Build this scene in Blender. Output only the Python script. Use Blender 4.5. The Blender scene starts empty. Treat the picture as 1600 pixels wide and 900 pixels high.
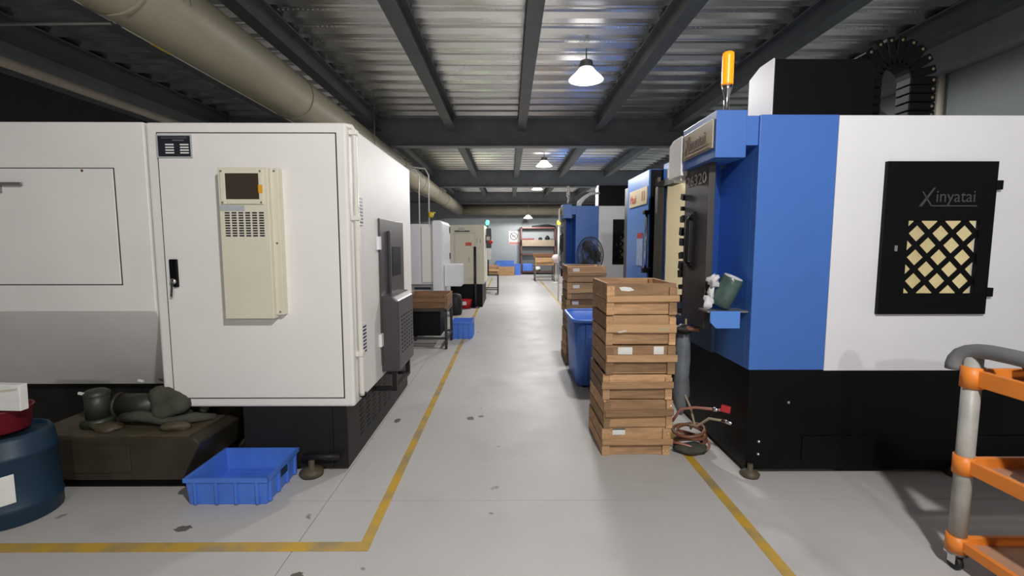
import bpy, bmesh, math, random
from mathutils import Vector, Matrix, Euler

random.seed(7)
SC = bpy.context.scene
COL = SC.collection
PI = math.pi

# ------------------------------------------------------------------ camera, light, exposure
cam_d = bpy.data.cameras.new('camera')
cam_d.sensor_width = 36.0
cam_d.lens = 740 / 1600 * 36.0
cam_d.clip_end = 120
cam = bpy.data.objects.new('camera', cam_d)
COL.objects.link(cam)
cam.location = (0, 0, 1.5)
cam.rotation_euler = (PI / 2 - math.atan(70 / 740), 0, -5 / 740)
SC.camera = cam

SC.view_settings.view_transform = 'Standard'
SC.view_settings.look = 'None'
SC.view_settings.gamma = 1.0
SC.view_settings.use_curve_mapping = False
SC.view_settings.exposure = 0.0

w = bpy.data.worlds.new('world')
SC.world = w
w.use_nodes = True
w.node_tree.nodes['Background'].inputs[0].default_value = (0.6, 0.7, 0.8, 1)
w.node_tree.nodes['Background'].inputs[1].default_value = 0.02

LAMP_W = 450.0
LAMPS = [(0.92, -6.7, 3.45), (0.92, -0.4, 3.45), (0.93, 5.9, 3.45), (0.9, 12.3, 3.45), (1.04, 17.6, 3.45), (0.87, 21.6, 2.62)]


# ------------------------------------------------------------------ materials
def mat(name, col, rough=0.5, metal=0.0, var=0.0, scale=6.0, bump=0.0, bscale=40.0, stretch=None, rnd=0.0, spec=0.5, emit=None, estr=0.0, alpha=None, col2=None):
    m = bpy.data.materials.new(name)
    m.use_nodes = True
    nt = m.node_tree
    b = nt.nodes['Principled BSDF']
    b.inputs['Base Color'].default_value = (*col, 1)
    b.inputs['Roughness'].default_value = rough
    b.inputs['Metallic'].default_value = metal
    b.inputs['Specular IOR Level'].default_value = spec
    src = None
    tc = nt.nodes.new('ShaderNodeTexCoord')
    mp = nt.nodes.new('ShaderNodeMapping')
    nt.links.new(tc.outputs['Object'], mp.inputs[0])
    if stretch:
        mp.inputs['Scale'].default_value = stretch
    if var > 0:
        n = nt.nodes.new('ShaderNodeTexNoise')
        n.inputs['Scale'].default_value = scale
        n.inputs['Detail'].default_value = 6
        n.inputs['Roughness'].default_value = 0.6
        nt.links.new(mp.outputs[0], n.inputs['Vector'])
        r = nt.nodes.new('ShaderNodeValToRGB')
        c2 = col2 if col2 else tuple(max(0, c * (1 - var)) for c in col)
        c3 = col if col2 else tuple(min(1, c * (1 + var)) for c in col)
        r.color_ramp.elements[0].position = 0.3
        r.color_ramp.elements[0].color = (*c2, 1)
        r.color_ramp.elements[1].position = 0.7
        r.color_ramp.elements[1].color = (*c3, 1)
        nt.links.new(n.outputs['Fac'], r.inputs[0])
        src = r.outputs[0]
    if rnd > 0:
        oi = nt.nodes.new('ShaderNodeObjectInfo')
        mr = nt.nodes.new('ShaderNodeMapRange')
        mr.inputs['To Min'].default_value = 1 - rnd
        mr.inputs['To Max'].default_value = 1 + rnd
        nt.links.new(oi.outputs['Random'], mr.inputs['Value'])
        hs = nt.nodes.new('ShaderNodeHueSaturation')
        hs.inputs['Color'].default_value = (*col, 1)
        nt.links.new(mr.outputs[0], hs.inputs['Value'])
        if src:
            nt.links.new(src, hs.inputs['Color'])
        src = hs.outputs[0]
    if src:
        nt.links.new(src, b.inputs['Base Color'])
    if bump > 0:
        n2 = nt.nodes.new('ShaderNodeTexNoise')
        n2.inputs['Scale'].default_value = bscale
        n2.inputs['Detail'].default_value = 3
        nt.links.new(mp.outputs[0], n2.inputs['Vector'])
        bp = nt.nodes.new('ShaderNodeBump')
        bp.inputs['Strength'].default_value = bump
        bp.inputs['Distance'].default_value = 0.01
        nt.links.new(n2.outputs['Fac'], bp.inputs['Height'])
        nt.links.new(bp.outputs[0], b.inputs['Normal'])
    if emit:
        b.inputs['Emission Color'].default_value = (*emit, 1)
        b.inputs['Emission Strength'].default_value = estr
    if alpha is not None:
        b.inputs['Alpha'].default_value = alpha
    return m


def floor_mat():
    m = mat('floor_epoxy', (0.50, 0.485, 0.47), rough=0.5, spec=0.07)
    nt = m.node_tree
    b = nt.nodes['Principled BSDF']
    geo = nt.nodes.new('ShaderNodeNewGeometry')

    def noise(sc, det, rg=0.6):
        n = nt.nodes.new('ShaderNodeTexNoise')
        n.inputs['Scale'].default_value = sc
        n.inputs['Detail'].default_value = det
        n.inputs['Roughness'].default_value = rg
        nt.links.new(geo.outputs['Position'], n.inputs['Vector'])
        return n

    def ramp(src, p0, c0, p1, c1):
        r = nt.nodes.new('ShaderNodeValToRGB')
        r.color_ramp.elements[0].position = p0
        r.color_ramp.elements[0].color = (*c0, 1)
        r.color_ramp.elements[1].position = p1
        r.color_ramp.elements[1].color = (*c1, 1)
        nt.links.new(src, r.inputs[0])
        return r.outputs[0]

    def mul(a, c, f=1.0):
        x = nt.nodes.new('ShaderNodeMix')
        x.data_type = 'RGBA'
        x.blend_type = 'MULTIPLY'
        x.inputs[0].default_value = f
        nt.links.new(a, x.inputs[6])
        nt.links.new(c, x.inputs[7])
        return x.outputs[2]
    a = ramp(noise(0.9, 8, 0.65).outputs['Fac'], 0.3, (0.475, 0.46, 0.445), 0.7, (0.54, 0.525, 0.51))
    sp = ramp(noise(7.0, 2, 0.4).outputs['Fac'], 0.215, (0.5, 0.49, 0.48), 0.25, (1, 1, 1))
    st = ramp(noise(1.7, 4, 0.5).outputs['Fac'], 0.22, (0.86, 0.855, 0.85), 0.42, (1, 1, 1))
    nt.links.new(mul(mul(a, sp), st), b.inputs['Base Color'])
    rr = ramp(noise(2.3, 5).outputs['Fac'], 0.3, (0.42,) * 3, 0.7, (0.52,) * 3)
    nt.links.new(rr, b.inputs['Roughness'])
    return m


def line_mat():
    m = mat('floor_line_paint', (0.55, 0.33, 0.04), rough=0.4)
    nt = m.node_tree
    b = nt.nodes['Principled BSDF']
    geo = nt.nodes.new('ShaderNodeNewGeometry')
    n = nt.nodes.new('ShaderNodeTexNoise')
    n.inputs['Scale'].default_value = 4.0
    n.inputs['Detail'].default_value = 6
    nt.links.new(geo.outputs['Position'], n.inputs['Vector'])
    r = nt.nodes.new('ShaderNodeValToRGB')
    r.color_ramp.elements[0].position = 0.36
    r.color_ramp.elements[0].color = (0.34, 0.27, 0.14, 1)
    r.color_ramp.elements[1].position = 0.56
    r.color_ramp.elements[1].color = (0.58, 0.36, 0.045, 1)
    nt.links.new(n.outputs['Fac'], r.inputs[0])
    nt.links.new(r.outputs[0], b.inputs['Base Color'])
    return m


def deck_mat():
    m = mat('galvanised_deck', (0.62, 0.63, 0.62), rough=0.28, metal=0.9)
    nt = m.node_tree
    b = nt.nodes['Principled BSDF']
    tc = nt.nodes.new('ShaderNodeTexCoord')
    mp = nt.nodes.new('ShaderNodeMapping')
    mp.inputs['Scale'].default_value = (0.45, 2.6, 1.0)
    nt.links.new(tc.outputs['Object'], mp.inputs[0])
    n = nt.nodes.new('ShaderNodeTexNoise')
    n.inputs['Scale'].default_value = 1.6
    n.inputs['Detail'].default_value = 5
    nt.links.new(mp.outputs[0], n.inputs['Vector'])
    r = nt.nodes.new('ShaderNodeValToRGB')
    r.color_ramp.elements[0].position = 0.3
    r.color_ramp.elements[0].color = (0.74, 0.75, 0.74, 1)
    r.color_ramp.elements[1].position = 0.68
    r.color_ramp.elements[1].color = (0.97, 0.97, 0.95, 1)
    nt.links.new(n.outputs['Fac'], r.inputs[0])
    nt.links.new(r.outputs[0], b.inputs['Base Color'])
    r2 = nt.nodes.new('ShaderNodeMapRange')
    r2.inputs['To Min'].default_value = 0.17
    r2.inputs['To Max'].default_value = 0.34
    nt.links.new(n.outputs['Fac'], r2.inputs['Value'])
    nt.links.new(r2.outputs[0], b.inputs['Roughness'])
    bp = nt.nodes.new('ShaderNodeBump')
    bp.inputs['Strength'].default_value = 0.35
    bp.inputs['Distance'].default_value = 0.03
    nt.links.new(n.outputs['Fac'], bp.inputs['Height'])
    nt.links.new(bp.outputs[0], b.inputs['Normal'])
    return m


M = {}
M['floor'] = floor_mat()
M['line'] = line_mat()
M['deck'] = deck_mat()
M['oil'] = mat('oil_stain', (0.13, 0.12, 0.10), 0.4, var=0.3, scale=12)
M['joint'] = mat('floor_joint', (0.12, 0.115, 0.11), 0.9)
M['steel'] = mat('grey_steel_paint', (0.13, 0.145, 0.15), 0.45, var=0.15, scale=3)
M['beam'] = mat('dark_steel_paint', (0.27, 0.29, 0.305), 0.5, var=0.15, scale=3)
M['wall'] = mat('wall_paint', (0.33, 0.36, 0.37), 0.7, var=0.06, scale=1.2)
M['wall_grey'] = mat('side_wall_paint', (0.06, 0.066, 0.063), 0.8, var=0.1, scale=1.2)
M['duct'] = mat('duct_beige', (0.26, 0.235, 0.17), 0.5, spec=.3, var=0.12, scale=1.5)
M['pipe_beige'] = mat('pipe_beige', (0.62, 0.55, 0.44), 0.5, var=0.08)
M['white'] = mat('machine_white', (0.80, 0.78, 0.75), 0.5, spec=.2, var=0.03, scale=2.5)
M['white2'] = mat('machine_cool_white', (0.76, 0.76, 0.79), 0.5, spec=.25, var=0.03, scale=2.5)
M['mid_grey'] = mat('machine_mid_grey', (0.50, 0.49, 0.47), 0.5, var=0.06)  # plain mid grey for roof, bed recess and small fittings
M['cream'] = mat('machine_cream', (0.70, 0.66, 0.53), 0.45, var=0.03)
M['lining'] = mat('cream_lining', (0.80, 0.73, 0.54), 0.4, var=0.05, scale=2)
M['seam'] = mat('dark_seam', (0.02, 0.02, 0.02), 0.8)
M['black'] = mat('black_plastic', (0.004, 0.0035, 0.0045), 0.5, spec=.15)
M['plinth'] = mat('plinth_black', (0.003, 0.003, 0.0033), 0.5, spec=.18, var=0.2, scale=4)
M['plinth_b'] = mat('plinth_brown_black', (0.016, 0.014, 0.014), 0.5, spec=.25, var=0.2, scale=4)
M['dark_door'] = mat('dark_grey_door', (0.055, 0.048, 0.052), 0.42, var=0.1)
M['black_door'] = mat('charcoal_door', (0.05, 0.046, 0.047), 0.42, var=0.1)
M['blue'] = mat('machine_blue', (0.055, 0.16, 0.50), 0.42, var=0.03)
M['shaded_blue'] = mat('machine_blue_shaded', (0.045, 0.075, 0.16), 0.5)  # machine blue darkened to carry the shade of the aisle side
M['blue_light'] = mat('machine_light_blue', (0.095, 0.25, 0.68), 0.3, var=0.03)
M['chrome'] = mat('chrome', (0.75, 0.75, 0.76), 0.18, metal=1.0)
M['grey_metal'] = mat('grey_metal', (0.30, 0.30, 0.30), 0.4, metal=0.6)
M['pvc'] = mat('white_pvc', (0.76, 0.73, 0.67), 0.35)
M['screen'] = mat('brown_screen', (0.055, 0.04, 0.03), 0.25)
M['sticker_o'] = mat('orange_sticker', (0.75, 0.36, 0.02), 0.5)
M['sticker_r'] = mat('red_sticker', (0.50, 0.025, 0.03), 0.5)
M['label_w'] = mat('white_label', (0.78, 0.78, 0.75), 0.6, var=0.05, scale=20)
M['label_s'] = mat('silver_label', (0.42, 0.46, 0.47), 0.4)
M['plate_k'] = mat('nameplate_dark', (0.02, 0.02, 0.03), 0.4)
M['plate_t'] = mat('tan_plate', (0.46, 0.37, 0.22), 0.4, var=0.06)
M['logo_r'] = mat('logo_brown_red', (0.10, 0.035, 0.03), 0.5)
M['logo_red'] = mat('logo_red', (0.60, 0.08, 0.06), 0.5)
M['logo_g'] = mat('logo_grey', (0.055, 0.055, 0.053), 0.5)
M['chalk'] = mat('chalk', (0.62, 0.60, 0.58), 0.9)
M['plas_blue'] = mat('blue_plastic', (0.075, 0.20, 0.68), 0.42, var=0.12, scale=5)
M['plas_teal'] = mat('teal_plastic', (0.007, 0.032, 0.062), 0.5, var=0.15, scale=6)
M['plas_red'] = mat('red_plastic', (0.16, 0.012, 0.02), 0.4, var=0.1)
M['red_b'] = mat('bright_red_plastic', (0.60, 0.02, 0.03), 0.4)
M['wood'] = mat('crate_wood', (0.44, 0.26, 0.13), 0.7, var=0.38, scale=2.6, stretch=(1.2, 9, 9), bump=0.2, bscale=8, rnd=0.42)
M['wood_old'] = mat('crate_wood_weathered', (0.44, 0.28, 0.14), 0.75, var=0.36, scale=2.6, stretch=(1.2, 9, 9), bump=0.2, bscale=8, rnd=0.38)
M['wood_tan'] = mat('crate_wood_pale', (0.50, 0.30, 0.15), 0.7, var=0.2, scale=2.2, stretch=(1.5, 9, 9), rnd=0.15)
M['wood_mid'] = mat('crate_wood_dull', (0.30, 0.175, 0.09), 0.75, var=0.35, scale=2.6, stretch=(1.2, 9, 9), bump=0.2, bscale=8, rnd=0.3)
M['wood_end'] = mat('crate_wood_brown', (0.22, 0.12, 0.06), 0.75, var=0.25, scale=3, stretch=(1.5, 9, 9), rnd=0.2)
M['oily'] = mat('oily_brown_metal', (0.035, 0.028, 0.018), 0.55, var=0.35, scale=5)
M['oily_top'] = mat('oily_tan_deposit', (0.075, 0.06, 0.035), 0.6, var=0.4, scale=8)
M['oily_g'] = mat('oily_green_paint', (0.03, 0.034, 0.024), 0.45, var=0.3, scale=6)
M['rag'] = mat('grey_green_rag', (0.06, 0.06, 0.045), 0.9, var=0.25, scale=10, bump=0.3)
M['orange'] = mat('orange_plastic', (0.80, 0.24, 0.03), 0.45, var=0.08)
M['tube_grey'] = mat('cart_tube_grey', (0.36, 0.35, 0.32), 0.45, var=0.2, scale=9)
M['foam'] = mat('grey_foam_sleeve', (0.16, 0.16, 0.165), 0.6, var=0.15)
M['shelf_tan'] = mat('cart_board', (0.50, 0.28, 0.17), 0.6, var=0.15)
M['rubber'] = mat('black_rubber', (0.012, 0.012, 0.012), 0.6)
M['frame_k'] = mat('dark_angle_iron', (0.03, 0.027, 0.025), 0.5, var=0.2)
M['rust'] = mat('red_brown_iron', (0.13, 0.045, 0.035), 0.5, var=0.2)
M['board'] = mat('shelf_board', (0.30, 0.24, 0.17), 0.7, var=0.15)
M['hose_br'] = mat('brown_hose', (0.20, 0.085, 0.045), 0.4, var=0.2)
M['hose_pk'] = mat('pink_hose', (0.42, 0.17, 0.13), 0.4)
M['hose_tan'] = mat('tan_hose', (0.34, 0.26, 0.17), 0.35)
M['bag_green'] = mat('green_plastic_wrap', (0.065, 0.11, 0.095), 0.25, var=0.3, scale=12, bump=0.3, bscale=18)
M['poly'] = mat('cloudy_polythene', (0.20, 0.22, 0.24), 0.18, var=0.3, scale=7, bump=0.5, bscale=14, alpha=0.75)
M['paper'] = mat('crumpled_paper', (0.66, 0.66, 0.68), 0.8, bump=0.4, bscale=20)
M['pink_w'] = mat('pale_pink_plastic', (0.72, 0.58, 0.55), 0.5)
M['fan_k'] = mat('fan_dark_grey', (0.03, 0.032, 0.036), 0.4)
M['amber'] = mat('amber_lens', (0.9, 0.28, 0.01), 0.3, emit=(1.0, 0.24, 0.006), estr=1.1)
M['amber_off'] = mat('clear_lens', (0.55, 0.52, 0.50), 0.25)
M['green_l'] = mat('green_lens', (0.05, 0.8, 0.3), 0.3, emit=(0.05, 1.0, 0.35), estr=6.0)
M['yellow_l'] = mat('yellow_lens', (0.9, 0.7, 0.05), 0.3, emit=(1.0, 0.72, 0.03), estr=3.0)
M['red_l'] = mat('red_led', (0.9, 0.02, 0.05), 0.3, emit=(1.0, 0.02, 0.06), estr=4.0)
M['lamp'] = mat('lamp_diffuser', (0.9, 0.9, 0.9), 0.4, emit=(1.0, 0.98, 0.97), estr=7.0)
M['lamp_dome'] = mat('lamp_frosted_dome', (0.9, 0.9, 0.9), 0.4, emit=(1.0, 0.97, 0.97), estr=1.3)
M['yellow_p'] = mat('yellow_paint', (0.75, 0.52, 0.02), 0.4)
M['dot'] = mat('chain_dot', (0.12, 0.10, 0.05), 0.6)


# ------------------------------------------------------------------ mesh builder
ORG = {}


class MB:
    def __init__(s):
        s.v = []
        s.f = []
        s.sm = []

    def add(s, vs, fs, smooth=False):
        o = len(s.v)
        s.v += [tuple(v) for v in vs]
        s.f += [tuple(i + o for i in f) for f in fs]
        s.sm += [smooth] * len(fs)
        return s

    def box(s, x0, x1, y0, y1, z0, z1):
        v = [(x, y, z) for z in (z0, z1) for y in (y0, y1) for x in (x0, x1)]
        return s.add(v, [(0, 2, 3, 1), (4, 5, 7, 6), (0, 1, 5, 4), (2, 6, 7, 3), (0, 4, 6, 2), (1, 3, 7, 5)])

    def obox(s, c, size, rot=(0, 0, 0)):
        R = Euler(rot).to_matrix()
        c = Vector(c)
        v = [c + R @ Vector((x * size[0] / 2, y * size[1] / 2, z * size[2] / 2)) for z in (-1, 1) for y in (-1, 1) for x in (-1, 1)]
        return s.add(v, [(0, 2, 3, 1), (4, 5, 7, 6), (0, 1, 5, 4), (2, 6, 7, 3), (0, 4, 6, 2), (1, 3, 7, 5)])

    def frame(s, x0, x1, z0, z1, hx0, hx1, hz0, hz1, y0, y1):
        s.box(x0, hx0, y0, y1, z0, z1)
        s.box(hx1, x1, y0, y1, z0, z1)
        s.box(hx0, hx1, y0, y1, z0, hz0)
        s.box(hx0, hx1, y0, y1, hz1, z1)
        return s

    def bar(s, p, q, wd, ht):
        p, q = Vector(p), Vector(q)
        d = (q - p).normalized()
        up = Vector((0, 0, 1)) if abs(d.z) < 0.95 else Vector((0, 1, 0))
        a = d.cross(up).normalized()
        b = a.cross(d)
        v = [e + a * (i * wd / 2) + b * (j * ht / 2) for e in (p, q) for i, j in ((-1, -1), (1, -1), (1, 1), (-1, 1))]
        return s.add(v, [(3, 2, 1, 0), (4, 5, 6, 7), (0, 1, 5, 4), (1, 2, 6, 5), (2, 3, 7, 6), (3, 0, 4, 7)])

    def tube(s, pts, r, n=8, closed=False, caps=True):
        pts = [Vector(p) for p in pts]
        rs = r if isinstance(r, (list, tuple)) else [r] * len(pts)
        N = len(pts)
        up = None
        vs = []
        for i, p in enumerate(pts):
            if closed:
                d = (pts[(i + 1) % N] - pts[i - 1]).normalized()
            else:
                d = (pts[min(i + 1, N - 1)] - pts[max(i - 1, 0)]).normalized()
            if up is None:
                up = Vector((0, 0, 1)) if abs(d.z) < 0.9 else Vector((1, 0, 0))
            a = d.cross(up)
            if a.length < 1e-4:
                a = d.orthogonal()
            a.normalize()
            b = a.cross(d).normalized()
            up = b
            vs += [p + (a * math.cos(2 * PI * k / n) + b * math.sin(2 * PI * k / n)) * rs[i] for k in range(n)]
        fs = []
        for i in range(N if closed else N - 1):
            j = (i + 1) % N
            for k in range(n):
                l = (k + 1) % n
                fs.append((i * n + k, i * n + l, j * n + l, j * n + k))
        s.add(vs, fs, True)
        if caps and not closed:
            o = len(s.v) - len(vs)
            s.f += [tuple(o + k for k in range(n - 1, -1, -1)), tuple(o + (N - 1) * n + k for k in range(n))]
            s.sm += [False, False]
        return s

    def cyl(s, p, q, r, n=16, r2=None):
        return s.tube([p, q], [r, r if r2 is None else r2], n)

    def lathe(s, prof, c, n=24, axis=(0, 0, 1), smooth=True):
        ax = Vector(axis).normalized()
        a = ax.orthogonal().normalized()
        b = ax.cross(a)
        c = Vector(c)
        vs = [c + ax * z + (a * math.cos(2 * PI * k / n) + b * math.sin(2 * PI * k / n)) * max(r, 1e-4) for r, z in prof for k in range(n)]
        fs = []
        for i in range(len(prof) - 1):
            for k in range(n):
                l = (k + 1) % n
                fs.append((i * n + k, i * n + l, (i + 1) * n + l, (i + 1) * n + k))
        return s.add(vs, fs, smooth)

    def prism(s, poly, axis, a, b):
        def P(u, v, t):
            return {'x': (t, u, v), 'y': (u, t, v), 'z': (u, v, t)}[axis]
        n = len(poly)
        vs = [P(u, v, a) for u, v in poly] + [P(u, v, b) for u, v in poly]
        fs = [tuple(range(n - 1, -1, -1)), tuple(range(n, 2 * n))] + [(i, (i + 1) % n, n + (i + 1) % n, n + i) for i in range(n)]
        return s.add(vs, fs)

    def blob(s, c, r, seed=0, n=14, m=9, k=0.18):
        rg = random.Random(seed)
        ph = [rg.uniform(0, 6.28) for _ in range(8)]
        vs = []
        for i in range(m + 1):
            t = PI * i / m
            for j in range(n):
                f = 2 * PI * j / n
                q = 1 + k * (math.sin(3 * f + ph[0] + 2 * t) * 0.5 + math.sin(5 * f + ph[1] - 3 * t) * 0.3 + math.sin(4 * t + ph[2] + f) * 0.4) * math.sin(t)
                vs.append((c[0] + r[0] * q * math.sin(t) * math.cos(f), c[1] + r[1] * q * math.sin(t) * math.sin(f), c[2] + r[2] * q * math.cos(t)))
        fs = [(i * n + j, (i + 1) * n + j, (i + 1) * n + (j + 1) % n, i * n + (j + 1) % n) for i in range(m) for j in range(n)]
        return s.add(vs, fs, True)

    def build(s, name, material, parent=None, bevel=0.0, seg=2, norm=True):
        org = ORG.get(parent.as_pointer(), Vector((0, 0, 0))) if parent else Vector((0, 0, 0))
        me = bpy.data.meshes.new(name)
        me.from_pydata([Vector(v) - org for v in s.v], [], s.f)
        me.polygons.foreach_set('use_smooth', s.sm)
        if norm:
            bm = bmesh.new()
            bm.from_mesh(me)
            bmesh.ops.recalc_face_normals(bm, faces=bm.faces)
            bm.to_mesh(me)
            bm.free()
        me.materials.append(material)
        o = bpy.data.objects.new(name, me)
        COL.objects.link(o)
        if parent:
            o.parent = parent
            ORG[o.as_pointer()] = org
        if bevel > 0:
            md = o.modifiers.new('bevel', 'BEVEL')
            md.width = bevel
            md.segments = seg
            md.limit_method = 'ANGLE'
            md.angle_limit = math.radians(40)
        return o


def bx(*a):
    return MB().box(*a)


def tag(o, label, cat, group=None):
    o['label'] = label
    o['category'] = cat
    if group:
        o['group'] = group
    return o


def thing(name, label, cat, loc=(0, 0, 0), group=None):
    o = bpy.data.objects.new(name, None)
    o.empty_display_size = 0.1
    COL.objects.link(o)
    o.location = loc
    ORG[o.as_pointer()] = Vector(loc)
    return tag(o, label, cat, group)


def stuff(o):
    o['kind'] = 'stuff'
    return o


def lab(o, s):
    o['label'] = s
    return o


def copy_tree(o, parent=None):
    c = o.copy()
    COL.objects.link(c)
    if parent:
        c.parent = parent
    for ch in list(o.children):
        copy_tree(ch, c)
    return c


def text(name, body, material, parent, pos, right, up, size, extrude=0.001, sx=1.0, shear=0.0, align='LEFT', font_space=1.0):
    cu = bpy.data.curves.new(name, 'FONT')
    cu.body = body
    cu.size = size
    cu.extrude = extrude
    cu.shear = shear
    cu.align_x = align
    cu.space_character = font_space
    cu.resolution_u = 3
    t = bpy.data.objects.new(name, cu)
    COL.objects.link(t)
    dg = bpy.context.evaluated_depsgraph_get()
    me = bpy.data.meshes.new_from_object(t.evaluated_get(dg))
    bpy.data.objects.remove(t)
    r, u = Vector(right).normalized(), Vector(up).normalized()
    n = r.cross(u)
    org = ORG.get(parent.as_pointer(), Vector((0, 0, 0)))
    mt = Matrix.Translation(Vector(pos) - org) @ Matrix((r * sx, u, n)).transposed().to_4x4()
    me.transform(mt)
    me.materials.clear()
    me.materials.append(material)
    o = bpy.data.objects.new(name, me)
    COL.objects.link(o)
    o.parent = parent
    return o


def struct(o):
    o['kind'] = 'structure'
    return o


# ------------------------------------------------------------------ setting: floor
XL, XR, YF, YB, ZD = -5.4, 4.7, -8.0, 23.3, 3.81
floor = struct(bx(XL - .2, XR + .2, YF - .2, YB + .2, -0.2, -0.012).build('floor', M['joint']))
xs = [XL - .2, -1.06, 3.6, XR + .2]
ys = [YF - .2, -2.4, 2.645, 7.6, 12.6, 17.6, YB + .2]
for i in range(3):
    for j in range(6):
        bx(xs[i] + .0025, xs[i + 1] - .0025, ys[j] + .0025, ys[j + 1] - .0025, -0.012, 0).build('slab', M['floor'], floor)
bx(-.745, -.69, 2.19, 20.5, 0, .0012).build('floor_line', M['line'], floor)
bx(-4.6, -.69, 2.19, 2.262, 0, .0013).build('floor_line', M['line'], floor)
bx(1.24, 1.30, .2, 20.5, 0, .0012).build('floor_line', M['line'], floor)

# oil spots on the slabs
for cx_, cy_, rx_, ry_, sd_ in ((-1.72, 2.38, .05, .035, 1), (-.96, 2.02, .03, .03, 2), (-.33, 3.95, .035, .05, 3), (-.24, 4.0, .03, .03, 4), (-.95, 3.9, .03, .06, 5)):
    rg = random.Random(sd_)
    ring = [(cx_ + rx_ * math.cos(a) * rg.uniform(.6, 1.1), cy_ + ry_ * math.sin(a) * rg.uniform(.6, 1.1)) for a in [i * PI / 8 for i in range(16)]]
    MB().prism(ring, 'z', .0002, .0008).build('oil_spot', M['oil'], floor)

# ceiling: profiled metal deck, ribs along X
PITCH = 0.375
prof = [(0, 0), (.105, 0), (.135, .05), (.215, .05), (.225, .038), (.255, .038), (.265, .05), (.345, .05)]
pts = []
y = YF
while y < YB:
    for a, b in prof:
        pts.append((y + a, ZD + b))
    y += PITCH
mb = MB()
nx = 2
vs = [(x, p[0], p[1]) for x in (XL - .1, XR + .1) for p in pts]
n = len(pts)
mb.add(vs, [(i, i + 1, n + i + 1, n + i) for i in range(n - 1)])
ceiling = struct(mb.build('ceiling', M['deck'], norm=False))
# raised dimples pressed into the rib faces of the deck (too many to count: one part)
mb = MB()
k = 0
yy = YF + PITCH * math.ceil((3.0 - YF) / PITCH)
while yy < 9.2:
    for q in range(2):
        py = yy + (.175 if q == 0 else .305)
        x = -4.2
        while x < 4.2:
            mb.add([(x, py - .012, ZD + .0498), (x + .022, py - .012, ZD + .0498), (x + .022, py + .012, ZD + .0498), (x, py + .012, ZD + .0498), (x + .011, py, ZD + .042)],
                   [(0, 1, 4), (1, 2, 4), (2, 3, 4), (3, 0, 4)])
            x += .05
    yy += PITCH
o = mb.build('dimple', M['deck'], ceiling, norm=False)
o['kind'] = 'stuff'
bx(XL - .2, XR + .2, YF - .2, YB + .2, ZD + .08, ZD + .2).build('slab', M['beam'], ceiling)


def ibeam(p, q, zb, zt, fw, name, material, axis):
    mb = MB()
    c = p[0]
    tf = .016
    if axis == 'y':
        x = c
        mb.box(x - fw / 2, x + fw / 2, p[1], q, zb, zb + tf)
        mb.box(x - .008, x + .008, p[1], q, zb + tf, zt - tf)
        mb.box(x - fw / 2, x + fw / 2, p[1], q, zt - tf, zt)
    else:
        mb.box(p[1], q, c - fw / 2, c + fw / 2, zb, zb + tf)
        mb.box(p[1], q, c - .01, c + .01, zb + tf, zt - tf)
        mb.box(p[1], q, c - fw / 2, c + fw / 2, zt - tf, zt)
    return mb.build(name, material, ceiling)


for X in (-5.15, -3.77, -2.4, -1.045, .238, 1.63, 3.03, 4.4):
    prev = YF
    for Yb in (-3.5, 2.8, 9.1, 15.5, 21.8, YB):
        ibeam((X, prev + .11), Yb - .11, 3.56, ZD - .002, .15, 'joist', M['steel'], 'y')
        prev = Yb
for Yb in (-3.5, 2.8, 9.1, 15.5, 21.8):
    ibeam((Yb, XL), XR, 3.295, ZD - .002, .2, 'cross_beam', M['beam'], 'x')
# stiffener-less edge beams on both long walls
for X in (XL + .12, XR - .12):
    bx(X - .1, X + .1, YF, YB, 3.3, ZD - .003).build('edge_beam', M['beam'], ceiling)

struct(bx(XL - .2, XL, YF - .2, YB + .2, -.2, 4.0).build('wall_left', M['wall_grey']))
struct(bx(XR, XR + .2, YF - .2, YB + .2, -.2, 4.0).build('wall_right', mat('right_wall_paint', (.24, .26, .265), .7, var=.08, scale=1.2)))
struct(bx(XL, XR, YB, YB + .2, -.2, 4.0).build('wall_back', M['wall']))
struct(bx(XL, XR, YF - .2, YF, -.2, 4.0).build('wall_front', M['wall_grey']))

# ------------------------------------------------------------------ ventilation duct and pipes overhead
t = thing('ventilation_duct', 'large round beige ventilation duct running under the ceiling along the left aisle', 'duct', (-2.3, 9, 3.05))
DZ, DX, DR = 3.05, -2.3, .233
MB().tube([(DX, y, DZ) for y in (-2, 5, 10, 15, 22.4)], DR, 28).build('main_run', M['duct'], t)
MB().tube([(x, 22.35, DZ) for x in (-2.5, 0, 2, XR - .02)], .245, 28).build('cross_run', M['duct'], t)
for y in (.6, 2.9, 5.2, 7.5, 9.8, 12.1, 14.4, 16.7, 19.0):
    MB().tube([(DX, y - .015, DZ), (DX, y + .015, DZ)], DR + .008, 28).build('joint_band', M['duct'], t)
for y in (3.22, 7.4, 11.4, 14.9, 18.6):
    for sx_ in (-.26, .26):
        MB().cyl((DX + sx_, y, DZ - .02), (DX + sx_, y, 3.83), .006, 6).build('hanger_rod', M['grey_metal'], t)
for X, Y in ((-2.3, 8.7),):
    MB().cyl((X, Y, DZ - .1), (X, Y, DZ - .34), .1, 16).build('drop_spigot', M['duct'], t)
t = thing('conduit', 'thin white conduit clipped along the lower left of the beige duct', 'pipe', (-2.62, 6, 2.97))
MB().tube([(-2.6, 2.4, 2.955), (-2.6, 3.3, 2.955)], .012, 8).build('pipe_length', M['pvc'], t)
MB().tube([(-2.6, 3.36, 2.955), (-2.6, 16, 2.955)], .012, 8).build('pipe_length', M['pvc'], t)
lab(MB().tube([(-2.6, 3.62, 2.955), (-2.6, 3.80, 2.955)], .016, 8).build('sleeve', M['yellow_p'], t), 'yellow sleeve')
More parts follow.
